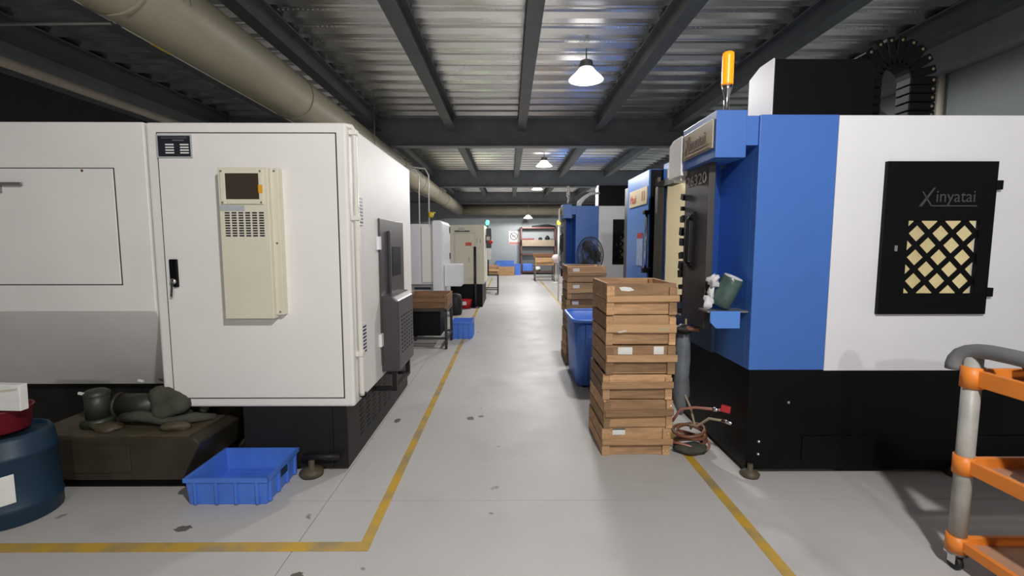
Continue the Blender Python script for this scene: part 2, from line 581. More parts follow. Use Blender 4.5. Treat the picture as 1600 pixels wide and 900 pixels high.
tag(MB().cyl((-3.75, 3.22, 2.90), (-2.56, 3.22, 2.915), .012, 8).build('strut_rod', M['grey_metal']), 'thin grey strut crossing from the duct into the dark upper left', 'rod')
t = thing('overhead_pipe', 'beige pipe bending from a vertical drop to run along the dark upper left', 'pipe', (-4.0, 3.75, 0))
MB().tube([(-4.02, 3.75, 2.25), (-4.02, 3.75, 3.80)], .045, 14).build('vertical_drop', M['pipe_beige'], t)
MB().tube([(-4.0, 3.80, 2.93), (-4.0, 6.0, 2.93), (-4.0, 9.0, 2.93)], .042, 14).build('long_run', M['pipe_beige'], t)
MB().tube([(-4.0, 9.0, 2.93), (-3.9, 9.1, 2.93), (-2.72, 9.1, 2.93)], .042, 14).build('elbow_run', M['pipe_beige'], t)
# drop pipes over the second white machine
t = thing('air_drop_pipe', 'left white air drop pipe above the far white lathe', 'pipe', (-1.66, 8.9, 1.84), 'air drop pipes above the far lathe')
MB().tube([(-2.04, 8.9, 2.88), (-1.72, 8.9, 2.84), (-1.66, 8.9, 2.75), (-1.66, 8.9, 1.86)], .012, 8).build('pipe_length', M['pvc'], t)
t = thing('air_drop_pipe', 'right white air drop pipe with a yellow valve above the far white lathe', 'pipe', (-1.48, 8.9, 1.84), 'air drop pipes above the far lathe')
MB().tube([(-2.03, 8.95, 2.93), (-1.55, 8.95, 2.87), (-1.48, 8.9, 2.75), (-1.48, 8.9, 1.86)], .014, 8).build('pipe_length', M['pvc'], t)
o = MB().lathe([(0, -.05), (.045, -.04), (.05, 0), (.045, .04), (0, .05)], (-1.44, 8.86, 2.02), 12).box(-1.46, -1.36, 8.83, 8.86, 2.05, 2.07).build('valve', M['yellow_p'], t)
lab(o, 'yellow valve')
t = thing('wall_conduit', 'thin vertical conduit on the right wall above the white machine', 'pipe', (4.6, 5.2, 2.3))
MB().tube([(4.66, 5.25, 2.2), (4.66, 5.25, 3.3)], .03, 8).build('pipe_length', M['pipe_beige'], t)


# ------------------------------------------------------------------ pendant lamps
def make_lamp(loc, label):
    x, y, z = loc
    t = thing('pendant_lamp', label, 'lamp', loc, 'high bay lamps over the aisle')
    MB().lathe([(.205, 0), (.21, .005), (.19, .03), (.14, .075), (.10, .12), (.085, .14), (.08, .135), (.095, .115), (.135, .07), (.185, .025), (.2, .0)], (x, y, z), 32).build('dome', M['lamp_dome'], t, norm=False)
    MB().lathe([(0, -.02), (.09, -.015), (.16, 0), (.19, .012), (.19, .02), (0, .022)], (x, y, z), 32).build('diffuser', M['lamp'], t)
    MB().lathe([(0, .14), (.08, .14), (.085, .15), (.075, .22), (.03, .24), (0, .24)], (x, y, z), 20).build('driver_housing', M['grey_metal'], t)
    MB().cyl((x, y, z + .23), (x, y, ZD + .04), .008, 8).build('hanger', M['grey_metal'], t)
    ld = bpy.data.lights.new('lamp_light', 'SPOT')
    ld.spot_size = PI
    ld.spot_blend = .12
    ld.shadow_soft_size = .10
    ld.energy = LAMP_W * (.45 if z < 3 else 1 if y < 1 else 0.40 if y < 8 else .85)
    ld.color = (1.0, .975, .955)
    lo = bpy.data.objects.new('lamp_light', ld)
    COL.objects.link(lo)
    lo.parent = t
    lo.location = (0, 0, -.125)
    return t


for L, s in zip(LAMPS, ('high bay lamp behind the camera, far end', 'high bay lamp just above the camera', 'large bright high bay lamp hanging nearest, between the ceiling joists', 'second high bay lamp down the aisle, in the second bay', 'third high bay lamp, seen edge-on below the second cross beam', 'farthest lamp, hanging low before the back wall')):
    make_lamp(L, s)

# ------------------------------------------------------------------ left machining centre (white)
ML = thing('machining_center', 'large white machine cabinet in the left foreground with a cooling unit on its door', 'machine', (-2.6, 3.9, 0), 'machine tools along the aisle')
# electrical cabinet column that reaches lower than the body
bx(-2.235, -1.0, 3.0, 4.87, .44, 2.24).build('cabinet', M['white'], ML, .018, 3)
MB().prism([(3.0, 2.24), (3.0, 1.07), (3.42, .47), (4.87, .47), (4.87, 2.24)], 'x', -4.9, -2.243).build('body', M['white'], ML, .006)
bx(-2.165, -1.062, 2.9975, 3.01, .498, 2.178).build('door_gap', M['seam'], ML)
DR_ = bx(-2.158, -1.069, 2.992, 3.012, .505, 2.171).build('cabinet_door', M['white'], ML, .003)
bx(-4.6, -2.438, 2.9975, 3.01, 1.236, 1.964).build('panel_gap', M['seam'], ML)
PN = bx(-4.594, -2.444, 2.992, 3.012, 1.242, 1.958).build('access_panel', M['white'], ML, .003)
MB().box(-3.2, -2.99, 2.965, 2.98, 1.855, 1.872).box(-3.2, -3.13, 2.98, 2.993, 1.81, 1.872).prism([(-3.2, 1.86), (-3.12, 1.86), (-3.2, 1.80)], 'y', 2.97, 2.992).build('handle', M['grey_metal'], PN)
MB().cyl((-2.63, 2.99, 1.945), (-2.63, 2.995, 1.945), .008, 10).build('screw', M['rust'], PN)
# swing handle on the cabinet door
H = bx(-2.125, -2.078, 2.975, 2.993, 1.225, 1.40).build('door_handle', M['black'], DR_, .004)
MB().lathe([(0, 0), (.018, 0), (.018, .012), (0, .014)], (-2.1, 2.975, 1.262), 16, (0, -1, 0)).obox((-2.108, 2.966, 1.21), (.014, .008, .09), (0, .12, 0)).build('lever', M['chrome'], H)
# nameplate
NP = bx(-2.152, -1.950, 2.986, 2.993, 2.028, 2.156).build('nameplate', M['plate_k'], DR_)
for i in range(2):
    for j in range(4):
        bx(-2.105 + i * .09, -2.053 + i * .09, 2.9845, 2.987, 2.048 + j * .0165, 2.056 + j * .0165).build('white_field', M['label_w'], NP)
MB().box(-2.13, -1.97, 2.985, 2.987, 2.140, 2.144).box(-2.06, -1.99, 2.985, 2.987, 2.124, 2.131).build('heading_line', M['grey_metal'], NP)
MB().frame(-2.158, -1.944, 2.022, 2.162, -2.15, -1.952, 2.03, 2.154, 2.985, 2.993).build('rim', M['label_s'], NP)
# cooling unit
def cu(x): return x * .9683


def cz_(z): return 1.5 + (z - 1.5) * .9683


CU = MB().prism([(cu(-1.806), cz_(1.968)), (cu(-1.497), cz_(1.968)), (cu(-1.497), cz_(1.02)), (cu(-1.806), cz_(1.02))], 'y', 2.905, 2.993).build('cooling_unit', M['cream'], ML, .004)
bx(cu(-1.497), cu(-1.447), 2.935, 2.992, cz_(1.04), cz_(1.968)).build('side_flange', M['cream'], CU, .003)
SF = MB().frame(cu(-1.787), cu(-1.527), cz_(1.742), cz_(1.955), cu(-1.757), cu(-1.550), cz_(1.772), cz_(1.93), 2.895, 2.906).build('screen_frame', M['cream'], CU, .002)
bx(cu(-1.76), cu(-1.547), 2.9, 2.9055, cz_(1.769), cz_(1.933)).build('screen', M['screen'], SF)
mb = MB()
for X in (-1.777, -1.537):
    for Z in (1.752, 1.943):
        mb.cyl((cu(X), 2.892, cz_(Z)), (cu(X), 2.896, cz_(Z)), .006, 8)
for X, Z in ((-1.47, 1.95), (-1.47, 1.06), (-1.47, 1.5)):
    mb.cyl((cu(X), 2.930, cz_(Z)), (cu(X), 2.936, cz_(Z)), .006, 8)
stuff(mb.build('screw', M['grey_metal'], CU))
bx(cu(-1.552), cu(-1.527), 2.893, 2.896, cz_(1.81), cz_(1.86)).build('orange_sticker', M['sticker_o'], CU)
bx(cu(-1.80), cu(-1.647), 2.902, 2.906, cz_(1.702), cz_(1.735)).build('silver_label', M['label_s'], CU)
mb = MB()
for i in range(6):
    for j in range(10):
        X, Z = cu(-1.773 + i * .0425), cz_(1.542 + j * .0158)
        mb.box(X, X + .029, 2.9035, 2.9055, Z, Z + .0088)
stuff(mb.build('vent_slot', M['plate_k'], CU))
# side of the cabinet, facing the aisle
mb = MB()
for z0, z1 in ((1.62, 1.82), (.74, .955)):
    v = bx(-1.0, -.992, 3.135, 3.27, z0, z1).build('louvre_vent', M['white2'], ML, .002)
    mb = MB()
    for k in range(8):
        z = z0 + .014 + k * (z1 - z0 - .02) / 8
        mb.box(-.9925, -.9905, 3.148, 3.257, z, z + .011)
    stuff(mb.build('slot', M['plate_k'], v))
for y, z in ((3.135, 1.855), (3.17, 1.405), (3.17, .985)):
    bx(-1.0, -.996, y - .02, y + .02, z - .027, z + .027).build('red_sticker', M['sticker_r'], ML)
P = MB().tube([(-1.02, 3.02, 2.225), (-.985, 3.05, 2.225), (-.97, 3.06, 2.20), (-.97, 3.06, .52), (-.97, 3.065, .50)], .016, 12).build('drain_pipe', M['pvc'], ML)
for z in (2.19, 1.66, .78):
    bx(-1.0, -.951, 3.035, 3.085, z - .016, z + .016).build('pipe_clip', M['pvc'], P, .004)
MB().cyl((-.97, 3.065, .50), (-.97, 3.12, .485), .02, 12).build('pipe_cap', M['black'], P)
SD = bx(-1.0, -.985, 3.65, 4.45, .55, 1.69).build('side_door', M['dark_door'], ML, .004)
bx(-.986, -.982, 4.02, 4.32, 1.22, 1.47).build('window', M['black'], SD)
bx(-.985, -.965, 3.88, 3.905, 1.06, 1.60).build('pull_bar', M['dark_door'], SD, .003)
for z in (1.5, .75):
    bx(-1.0, -.978, 3.60, 3.66, z - .05, z + .05).build('hinge', M['white2'], SD, .003)
B = MB().prism([(-1.0, .49), (-.86, .49), (-.86, 1.05), (-.905, 1.09), (-1.0, 1.09)], 'y', 3.66, 4.22).build('chip_box', M['dark_door'], ML, .012)
mb = MB()
for k in range(5):
    for j in range(10):
        mb.box(-.8605, -.858, 3.76 + k * .09, 3.80 + k * .09, .62 + j * .032, .632 + j * .032)
stuff(mb.build('vent_slot', M['black'], B))
for y in (3.70, 4.18):
    MB().box(-.925, -.89, y - .018, y + .018, .33, .5).box(-1.06, -.925, y - .018, y + .018, .33, .36).build('bracket', M['plinth_b'], B)
bx(-.925, -.89, 3.71, 4.17, .33, .36).build('bracket_rail', M['plinth_b'], B)
PL = bx(-1.74, -1.06, 3.02, 4.85, .02, .46).build('plinth', M['plinth_b'], ML, .004)
bx(-4.9, -1.74, 3.50, 4.85, .02, .49).build('rear_plinth', M['plinth_b'], ML)
mb = MB()
for k in range(6):
    for j in range(8):
        mb.box(-1.0605, -1.058, 3.28 + k * .16, 3.36 + k * .16, .13 + j * .035, .142 + j * .035)
stuff(mb.build('plinth_slot', M['black'], PL))
bx(-1.17, -1.155, 3.005, 3.02, .03, .44).build('corner_trim', M['plinth_b'], PL)
FT = MB().lathe([(0, 0), (.07, 0), (.075, .03), (.05, .05), (.02, .055), (.02, .1), (0, .1)], (-1.28, 2.96, 0), 18).build('levelling_foot', M['oily_top'], ML)
MB().cyl((-1.34, 2.985, .11), (-1.1, 2.985, .11), .022, 10).build('drain_stub', M['plinth_b'], ML)
MB().cyl((-2.12, 2.985, .425), (-2.12, 2.985, .435), .008, 8).build('status_light', M['red_l'], ML)

# ------------------------------------------------------------------ oily coolant tank in front of the left machine
t = thing('coolant_tank', 'low dirty brown coolant tank with pumps and a rag, under the left machine', 'tank', (-2.4, 3.0, 0))
MB().prism([(-2.95, .07), (-1.98, .07), (-1.86, .30), (-1.90, .335), (-2.95, .335)], 'y', 2.76, 3.4).build('tank_body', M['oily'], t, .01)
bx(-2.9, -2.0, 2.82, 3.38, 0, .07).build('base', M['black'], t)
bx(-2.93, -1.93, 2.775, 3.38, .335, .345).build('tank_lid', M['oily_top'], t)
bx(-2.62, -2.28, 2.752, 2.762, .12, .29).build('cover_plate', M['oily'], t, .004)
P = MB().cyl((-2.62, 2.95, .345), (-2.62, 2.95, .40), .09, 18).cyl((-2.62, 2.95, .40), (-2.62, 2.95, .56), .065, 18).build('pump', M['oily_g'], t)
MB().lathe([(0, .58), (.05, .575), (.07, .56), (.07, .54)], (-2.62, 2.95, 0), 16).build('fan_cap', M['oily_g'], P)
MB().cyl((-2.55, 3.05, .44), (-2.30, 3.05, .44), .075, 18).build('motor', M['oily_g'], t)
MB().cyl((-2.57, 3.05, .44), (-2.545, 3.05, .44), .082, 18).build('motor_cap', M['oily'], t)
MB().tube([(-2.45, 2.93, .40), (-2.3, 2.90, .42), (-2.15, 2.93, .37), (-2.02, 2.97, .385), (-1.94, 3.05, .36)], [.03, .034, .03, .032, .02], 10).build('hose', M['rag'], t)
o = MB().blob((-2.2, 3.04, .46), (.15, .13, .12), 3, 18, 12, .35).build('rag', M['rag'], t)
MB().blob((-2.08, 2.87, .365), (.09, .05, .03), 5, 14, 8, .3).build('sludge', M['oily_top'], t)
MB().blob((-2.5, 2.87, .36), (.09, .06, .03), 8, 14, 8, .3).build('sludge', M['oily_top'], t)
MB().blob((-2.03, 3.08, .405), (.03, .03, .03), 9, 10, 6, .1).build('knob', M['rag'], t)
for x, z, y in ((-2.67, .565, 2.9), (-2.42, .60, 3.06)):
    MB().obox((x, y, z), (.035, .01, .014), (0, .2, 0)).build('white_tab', M['label_w'], t)

# blue drum with red basin and carton
t = thing('plastic_drum', 'dark teal plastic drum with a white paper label at the lower left edge', 'drum', (-2.6, 2.45, 0))
MB().lathe([(0, 0), (.195, 0), (.205, .012), (.205, .08), (.212, .09), (.205, .10), (.20, .36), (.208, .37), (.2, .38), (.19, .455), (.175, .48), (.165, .48), (.165, .46), (0, .46)], (-2.755, 2.53, 0), 40).build('drum_body', M['plas_teal'], t)
mb = MB()
ang = [math.radians(a) for a in range(255, 325, 5)]
vs = [(-2.755 + .2075 * math.cos(a), 2.53 + .2075 * math.sin(a), z + (a - 5) * .02) for z in (.13, .285) for a in ang]
nn = len(ang)
mb.add(vs, [(i, i + 1, nn + i + 1, nn + i) for i in range(nn - 1)], True)
lab(mb.build('paper_label', M['label_w'], t), 'white paper label')
t = thing('plastic_basin', 'dark red plastic basin sitting on the teal drum', 'basin', (-2.755, 2.53, .48))
MB().lathe([(0, .481), (.12, .481), (.125, .49), (.14, .60), (.146, .605), (.142, .61), (.134, .605), (.118, .5), (0, .495)], (-2.79, 2.53, 0), 32).build('basin_body', M['plas_red'], t)
t = thing('paper_packet', 'white folded paper packet standing in the red basin at the left edge', 'packet', (-2.7, 2.45, .60))
MB().obox((-2.735, 2.455, .695), (.34, .045, .14), (0, .03, .02)).build('packet_body', M['label_w'], t, .004)
MB().obox((-2.735, 2.431, .72), (.33, .004, .01), (0, -.12, .02)).build('tape', M['pipe_beige'], t)


# ------------------------------------------------------------------ blue plastic boxes
def plastic_box(label, x0, x1, y0, y1, h, rot=0.0, grp='shallow blue plastic boxes'):
    cx, cy = (x0 + x1) / 2, (y0 + y1) / 2
    t = thing('plastic_box', label, 'box', (cx, cy, 0), grp)
    th, tp = .008, .012
    mb = MB()
    # hollow tapered tray: outer and inner shells joined by a top ring and bottom
    o0 = [(x0 + tp, y0 + tp, .0), (x1 - tp, y0 + tp, .0), (x1 - tp, y1 - tp, .0), (x0 + tp, y1 - tp, .0)]
    o1 = [(x0, y0, h), (x1, y0, h), (x1, y1, h), (x0, y1, h)]
    i1 = [(x0 + th, y0 + th, h), (x1 - th, y0 + th, h), (x1 - th, y1 - th, h), (x0 + th, y1 - th, h)]
    i0 = [(x0 + th + tp, y0 + th + tp, .01), (x1 - th - tp, y0 + th + tp, .01), (x1 - th - tp, y1 - th - tp, .01), (x0 + th + tp, y1 - th - tp, .01)]
    fs = [(3, 2, 1, 0)]
    for a in range(3):
        for i in range(4):
            j = (i + 1) % 4
            fs.append((a * 4 + i, a * 4 + j, a * 4 + 4 + j, a * 4 + 4 + i))
    fs.append((12, 13, 14, 15))
    mb.add(o0 + o1 + i1 + i0, fs)
    mb.build('tray_body', M['plas_blue'], t, .003)
    e = .008
    mb = MB()
    mb.box(x0 - e, x1 + e, y0 - e, y0 + .004, h - .022, h + .003).box(x0 - e, x1 + e, y1 - .004, y1 + e, h - .022, h + .003)
    mb.box(x0 - e, x0 + .004, y0, y1, h - .022, h + .003).box(x1 - .004, x1 + e, y0, y1, h - .022, h + .003)
    mb.build('rim', M['plas_blue'], t)
    for k in (.12, .38, .62, .88):
        X = x0 + (x1 - x0) * k
        bx(X - .008, X + .008, y0 - .006, y0 + .012, .01, h - .02).build('rib', M['plas_blue'], t)
    for k in (.1, .36, .64, .9):
        Y = y0 + (y1 - y0) * k
        bx(x1 - .012, x1 + .006, Y - .008, Y + .008, .01, h - .02).build('rib', M['plas_blue'], t)
    bx(x1 + .0, x1 + .004, cy - .05, cy + .05, h * .55, h * .78).build('grip_slot', M['plas_teal'], t)
    t.rotation_euler = (0, 0, rot)
    return t


plastic_box('shallow blue plastic box on the floor beside the coolant tank, nearest the camera', -1.85, -1.385, 2.6, 3.0, .162)
plastic_box('small blue plastic box on the floor by the wooden crate cart', -.905, -.575, 7.33, 7.75, .27)


# ------------------------------------------------------------------ right machine prototype (blue and white)
def make_blue_machine():
    R = thing('machining_center', 'blue and white machine in the right foreground with lattice window and lit amber lamp', 'machine', (1.53, 2.95, 0), 'machine tools along the aisle')
    Y0 = 2.95
    # front sheets
    MB().box(1.53, 2.01, Y0, Y0 + .06, .694, 2.278).box(1.53, 1.56, Y0 + .06, 3.50, .694, 2.278).build('blue_panel', M['blue'], R, .003)
    MB().frame(2.012, 4.0, .690, 2.274, 2.36, 2.94, 1.12, 1.70, Y0, Y0 + .05).build('white_panel', M['white2'], R)
    bx(3.96, 4.0, Y0 + .05, 4.75, .69, 2.27).build('end_panel', M['white2'], R)
    bx(1.53, 4.0, 4.70, 4.75, .69, 2.27).build('rear_panel', M['blue'], R)
    bx(1.56, 3.99, 3.0, 4.72, 2.2, 2.268).build('roof_panel', M['mid_grey'], R)
    bx(1.53, 1.56, 4.525, 4.72, .69, 2.27).build('far_side_panel', M['blue'], R)
    bx(1.53, 1.56, 3.5, 4.52, .69, 1.02).build('sill_panel', M['blue'], R)
    # lining
    mb = MB().box(1.49, 3.92, 4.50, 4.52, .72, 2.19)
    for x in (1.85, 2.15, 2.45, 2.75, 3.05):
        mb.box(x, x + .02, 4.485, 4.50, .8, 2.15)
    mb.build('lining', M['lining'], R)
    bx(1.58, 3.92, 3.04, 4.5, .70, .72).build('chip_tray', M['lining'], R)
    bx(3.90, 3.92, 3.04, 4.5, .72, 2.19).build('lining', M['lining'], R)
    WL = bx(2.45, 2.95, 3.25, 3.33, 2.15, 2.195).build('work_lamp', M['white2'], R)
    ld = bpy.data.lights.new('work_light', 'AREA')
    ld.shape = 'RECTANGLE'
    ld.size = .45
    ld.size_y = .07
    ld.energy = 26.0
    ld.color = (1.0, .93, .78)
    lo = bpy.data.objects.new('work_light', ld)
    COL.objects.link(lo)
    lo.parent = R
    lo.location = (2.7 - 1.53, 3.29 - 2.95, 2.14)
    lo.rotation_euler = (math.radians(35), 0, 0)
    # plinth
    PB = bx(1.54, 4.0, 2.955, 4.75, .03, .692).build('plinth', M['plinth'], R, .004)
    bx(1.9, 4.0, 2.945, 2.956, .09, .255).build('kick_plate', M['plinth'], PB, .003)
    mb = MB()
    for x, z in ((1.62, .22), (1.62, .135), (1.80, .48)):
        mb.lathe([(0, .012), (.008, .01), (.011, 0)], (x, 2.955, z), 10, (0, -1, 0))
    stuff(mb.build('bolt', M['chrome'], PB))
    for x in (1.56, 2.9):
        MB().lathe([(0, 0), (.055, 0), (.06, .02), (.035, .04), (.018, .045), (.018, .08), (0, .08)], (x, 2.93, 0), 18).build('levelling_foot', M['oily_top'], R)
    # black access door with lattice window
    D = MB().frame(2.31, 2.99, 1.057, 1.997, 2.463, 2.905, 1.187, 1.638, 2.925, 2.95).build('window_door', M['black'], R)
    mb = MB()
    x0, x1, z0, z1 = 2.455, 2.913, 1.179, 1.646

    def clip(poly):
        for ax, lim, sg in ((0, x0, 1), (0, x1, -1), (1, z0, 1), (1, z1, -1)):
            out = []
            for i in range(len(poly)):
                a, b = poly[i - 1], poly[i]
                ia, ib = (a[ax] - lim) * sg >= 0, (b[ax] - lim) * sg >= 0
                if ia != ib:
                    tt = (lim - a[ax]) / (b[ax] - a[ax])
                    out.append((a[0] + (b[0] - a[0]) * tt, a[1] + (b[1] - a[1]) * tt))
                if ib:
                    out.append(b)
            poly = out
            if not poly:
                return poly
        return poly
    cx, cz, pit, hw = 2.463 + .067, 1.638 - .078, .148, .0165
    for k in range(-6, 7):
        for sg in (1, -1):
            ox, oz = cx + pit / 2 + k * pit, cz
            d = (.7071, .7071 * sg)
            nrm = (-d[1], d[0])
            q = [(ox + d[0] * s_ * 1.5 + nrm[0] * w_ * hw, oz + d[1] * s_ * 1.5 + nrm[1] * w_ * hw) for s_, w_ in ((-1, -1), (1, -1), (1, 1), (-1, 1))]
            p = clip(q)
            if len(p) > 2:
                mb.prism(p, 'y', 2.938 + .0005 * sg, 2.942 + .0005 * sg)
    mb.build('lattice', M['black'], D)
    bx(2.45, 2.92, 2.952, 2.956, 1.17, 1.66).build('pane', GLASS, D)
    for z in (1.855, 1.195):
        bx(2.985, 3.025, 2.92, 2.95, z - .028, z + .028).build('hinge', M['black'], D, .003)
    MB().obox((2.388, 2.92, 1.468), (.018, .012, .035)).build('latch', M['chrome'], D)
    # logo
    LG = MB()
    LG.prism([(2.515, 1.725), (2.535, 1.725), (2.612, 1.838), (2.60, 1.838)], 'y', 2.9225, 2.926)
    LG.prism([(2.530, 1.815), (2.538, 1.815), (2.60, 1.725), (2.59, 1.725)], 'y', 2.9225, 2.926)
    LG.box(2.59, 2.875, 2.9225, 2.926, 1.725, 1.732)
    LG.build('emblem', M['logo_g'], D)
    text('lettering', 'inyatai', M['logo_g'], D, (2.615, 2.9235, 1.752), (1, 0, 0), (0, 0, 1), .105, sx=.93)
    # header with logo plate
    HD = bx(1.262, 1.45, 2.95, 3.50, 2.022, 2.305).build('header', M['blue'], R, .004)
    bx(1.45, 1.54, 2.97, 3.50, 2.10, 2.276).build('header_bridge', M['blue'], R)
    PT = bx(1.255, 1.263, 2.985, 3.475, 2.085, 2.262).build('logo_plate', M['plate_t'], HD, .002)
    E = MB()
    E.prism([(3.455, 2.12), (3.44, 2.12), (3.365, 2.235), (3.378, 2.235)], 'x', 1.252, 1.2555)
    E.prism([(3.44, 2.225), (3.425, 2.225), (3.355, 2.12), (3.37, 2.12)], 'x', 1.252, 1.2555)
    E.box(1.252, 1.2555, 3.06, 3.37, 2.120, 2.129)
    E.box(1.252, 1.2555, 3.03, 3.44, 2.096, 2.100)
    E.build('emblem', M['logo_r'], PT)
    text('lettering', 'inyatai', M['logo_r'], PT, (1.2535, 3.365, 2.142), (0, -1, 0), (0, 0, 1), .105, sx=1.0)
    MB().prism([(3.50, 1.99), (3.76, 1.99), (3.76, 2.24), (3.68, 2.27), (3.50, 2.27)], 'x', 1.25, 1.5).box(1.27, 1.35, 3.55, 3.70, 1.96, 1.99).build('header_end', M['white'], R, .003)
    # charcoal sliding door, post, shelf
    SDR = bx(1.30, 1.345, 3.12, 3.535, .93, 2.03).build('sliding_door', M['black_door'], R, .004)
    HND = MB().tube([(1.275, 3.35, 1.35), (1.255, 3.35, 1.37), (1.255, 3.35, 1.66), (1.275, 3.35, 1.68)], .011, 10).build('door_handle', M['black'], SDR)
    MB().cyl((1.30, 3.35, 1.35), (1.27, 3.35, 1.35), .022, 12).cyl((1.30, 3.35, 1.68), (1.27, 3.35, 1.68), .022, 12).build('handle_mount', M['black'], HND)
    bx(1.285, 1.300, 3.325, 3.375, 1.31, 1.72).build('handle_plate', M['black'], HND)
    text('chalk_number', '26320', M['chalk'], SDR, (1.2985, 3.51, 1.90), (0, -1, 0), (0, 0, 1), .105, extrude=.0004, sx=1.35)
    MB().prism([(1.345, 3.15), (1.30, 3.15), (1.345, 3.44), (1.53, 3.50), (1.53, 3.46)], 'z', .94, 2.03).build('door_post', M['blue'], R)
    bx(1.33, 1.52, 3.53, 3.56, .93, 2.03).build('door_edge', M['black_door'], R)
    rg = random.Random(4)
    for k in range(11):
        z = 1.0 + k * .085 + rg.uniform(-.02, .02)
        MB().obox((1.315, 3.56 + rg.uniform(0, .02), z), (.05, rg.uniform(.03, .07), rg.uniform(.03, .06)), (rg.uniform(-.3, .3), 0, 0)).build('door_roller', M['black'], R)
    bx(1.45, 1.53, 3.54, 4.72, 2.03, 2.09).build('door_track', M['black'], R)
    MB().box(1.40, 1.46, 4.50, 4.58, .69, 2.03).build('door_jamb', M['frame_k'], R)
    # parts shelf with a cut corner
    MB().prism([(1.285, 1.068), (1.475, 1.068), (1.475, .958), (1.325, .958), (1.285, .998)], 'y', 2.98, 2.99).build('shelf_front', M['blue_light'], R)
    MB().prism([(1.27, 3.14), (1.27, 2.99), (1.53, 2.99), (1.53, 3.14)], 'z', 1.058, 1.068).build('shelf_plate', M['grey_metal'], R)
    # lower side wall under the door, its shade put into a navy colour
    bx(1.505, 1.53, 3.46, 4.70, .69, 1.02).build('apron', M['shaded_blue'], R)
    bx(1.36, 1.50, 3.56, 4.70, .90, .93).build('door_sill', M['black_door'], R)
    # top head cover
    C = MB().prism([(3.32, 2.27), (3.64, 2.27), (3.64, 2.70), (3.50, 2.745), (3.32, 2.745)], 'x', 1.79, 1.80).build('head_cover_face', M['white2'], R)
    MB().prism([(3.32, 2.27), (3.64, 2.27), (3.64, 2.70), (3.50, 2.742), (3.32, 2.742)], 'x', 1.80, 2.49).build('head_cover', M['black'], R, .006)
    bx(1.56, 2.3, 3.30, 4.6, 2.268, 2.30).build('top_rail', M['blue'], R)
    # cable chain
    def arch(s):
        if s < .3:
            return (2.55, 2.36 + s)
        if s < .3 + PI * .195:
            a = PI - (s - .3) / .195
            return (2.745 + .195 * math.cos(a), 2.66 + .195 * math.sin(a))
        return (2.94, 2.66 - (s - .3 - PI * .195))
    L, NL = .3 + PI * .195 + .40, 22
    dots = MB()
    CH = None
    for k in range(NL):
        a, b = arch(k * L / NL), arch((k + .94) * L / NL)
        mid = ((a[0] + b[0]) / 2, (a[1] + b[1]) / 2)
        ln = math.hypot(b[0] - a[0], b[1] - a[1])
        an = -math.atan2(b[1] - a[1], b[0] - a[0])
        if CH is None:
            CH = MB().box(2.46, 2.64, 3.44, 3.60, 2.26, 2.36).build('cable_chain', M['black'], R)
        MB().obox((mid[0], 3.52, mid[1]), (ln, .13, .19), (0, an, 0)).build('chain_link', M['black'], CH, .006, 1)
        nx_, nz_ = math.sin(-an), -math.cos(-an)
        dots.lathe([(0, .004), (.009, .003), (.011, 0)], (mid[0] - nx_ * .07, 3.455, mid[1] - nz_ * .07), 8, (0, -1, 0))
    stuff(dots.build('chain_dot', M['dot'], CH))
    for k in range(3):
        MB().tube([(2.62, 3.6, 2.60 - k * .05), (2.70, 3.58, 2.50 - k * .03), (2.80, 3.55, 2.40), (2.86, 3.55, 2.30)], .008, 6).build('cable', M['rubber'], R)
    # signal tower
    ST = MB().lathe([(0, 2.30), (.04, 2.30), (.04, 2.312), (.016, 2.315), (.016, 2.42), (.028, 2.47), (.034, 2.50), (0, 2.50)], (1.385, 3.1, 0), 20).build('signal_tower', M['chrome'], R)
    pr = [(.033, 2.50)]
    for k in range(14):
        pr += [(.036, 2.502 + k * .013), (.033, 2.509 + k * .013)]
    pr += [(.034, 2.69), (.025, 2.697), (0, 2.699)]
    MB().lathe(pr, (1.385, 3.1, 0), 20).build('lens', M['amber'], ST)
    return R


def glass_mat():
    m = bpy.data.materials.new('window_pane')
    m.use_nodes = True
    nt = m.node_tree
    b = nt.nodes['Principled BSDF']
    nt.nodes.remove(b)
    out = [n_ for n_ in nt.nodes if n_.type == 'OUTPUT_MATERIAL'][0]
    tr = nt.nodes.new('ShaderNodeBsdfTransparent')
    tr.inputs[0].default_value = (.93, .94, .93, 1)
    gl = nt.nodes.new('ShaderNodeBsdfGlossy')
    gl.inputs['Roughness'].default_value = .08
    mx = nt.nodes.new('ShaderNodeMixShader')
    mx.inputs[0].default_value = .06
    nt.links.new(tr.outputs[0], mx.inputs[1])
    nt.links.new(gl.outputs[0], mx.inputs[2])
    nt.links.new(mx.outputs[0], out.inputs[0])
    return m


GLASS = glass_mat()
MR = make_blue_machine()
M3 = copy_tree(MR)
M3.location = (1.53 - .125, 10.0, 0)
M3['label'] = 'far blue and white machine of the same build, beyond the back crate stack'
for c in list(M3.children):
    if c.name.startswith(('head_cover', 'cable_chain')):
        c.location.x += .27
    if c.type == 'LIGHT':
        bpy.data.objects.remove(c)
        continue
    if c.name.startswith('signal_tower'):
        l = c.children[0]
        l.data = l.data.copy()
        l.data.materials[0] = M['amber_off']
ORG[M3.as_pointer()] = Vector(M3.location)
o = MB().tube([(1.49, 10.2, 2.29), (1.51, 10.2, 2.36), (1.60, 10.2, 2.46), (1.74, 10.25, 2.55), (1.95, 10.3, 2.57)], [.055, .05, .04, .032, .02], 10).build('curved_arm', M['white'], M3)

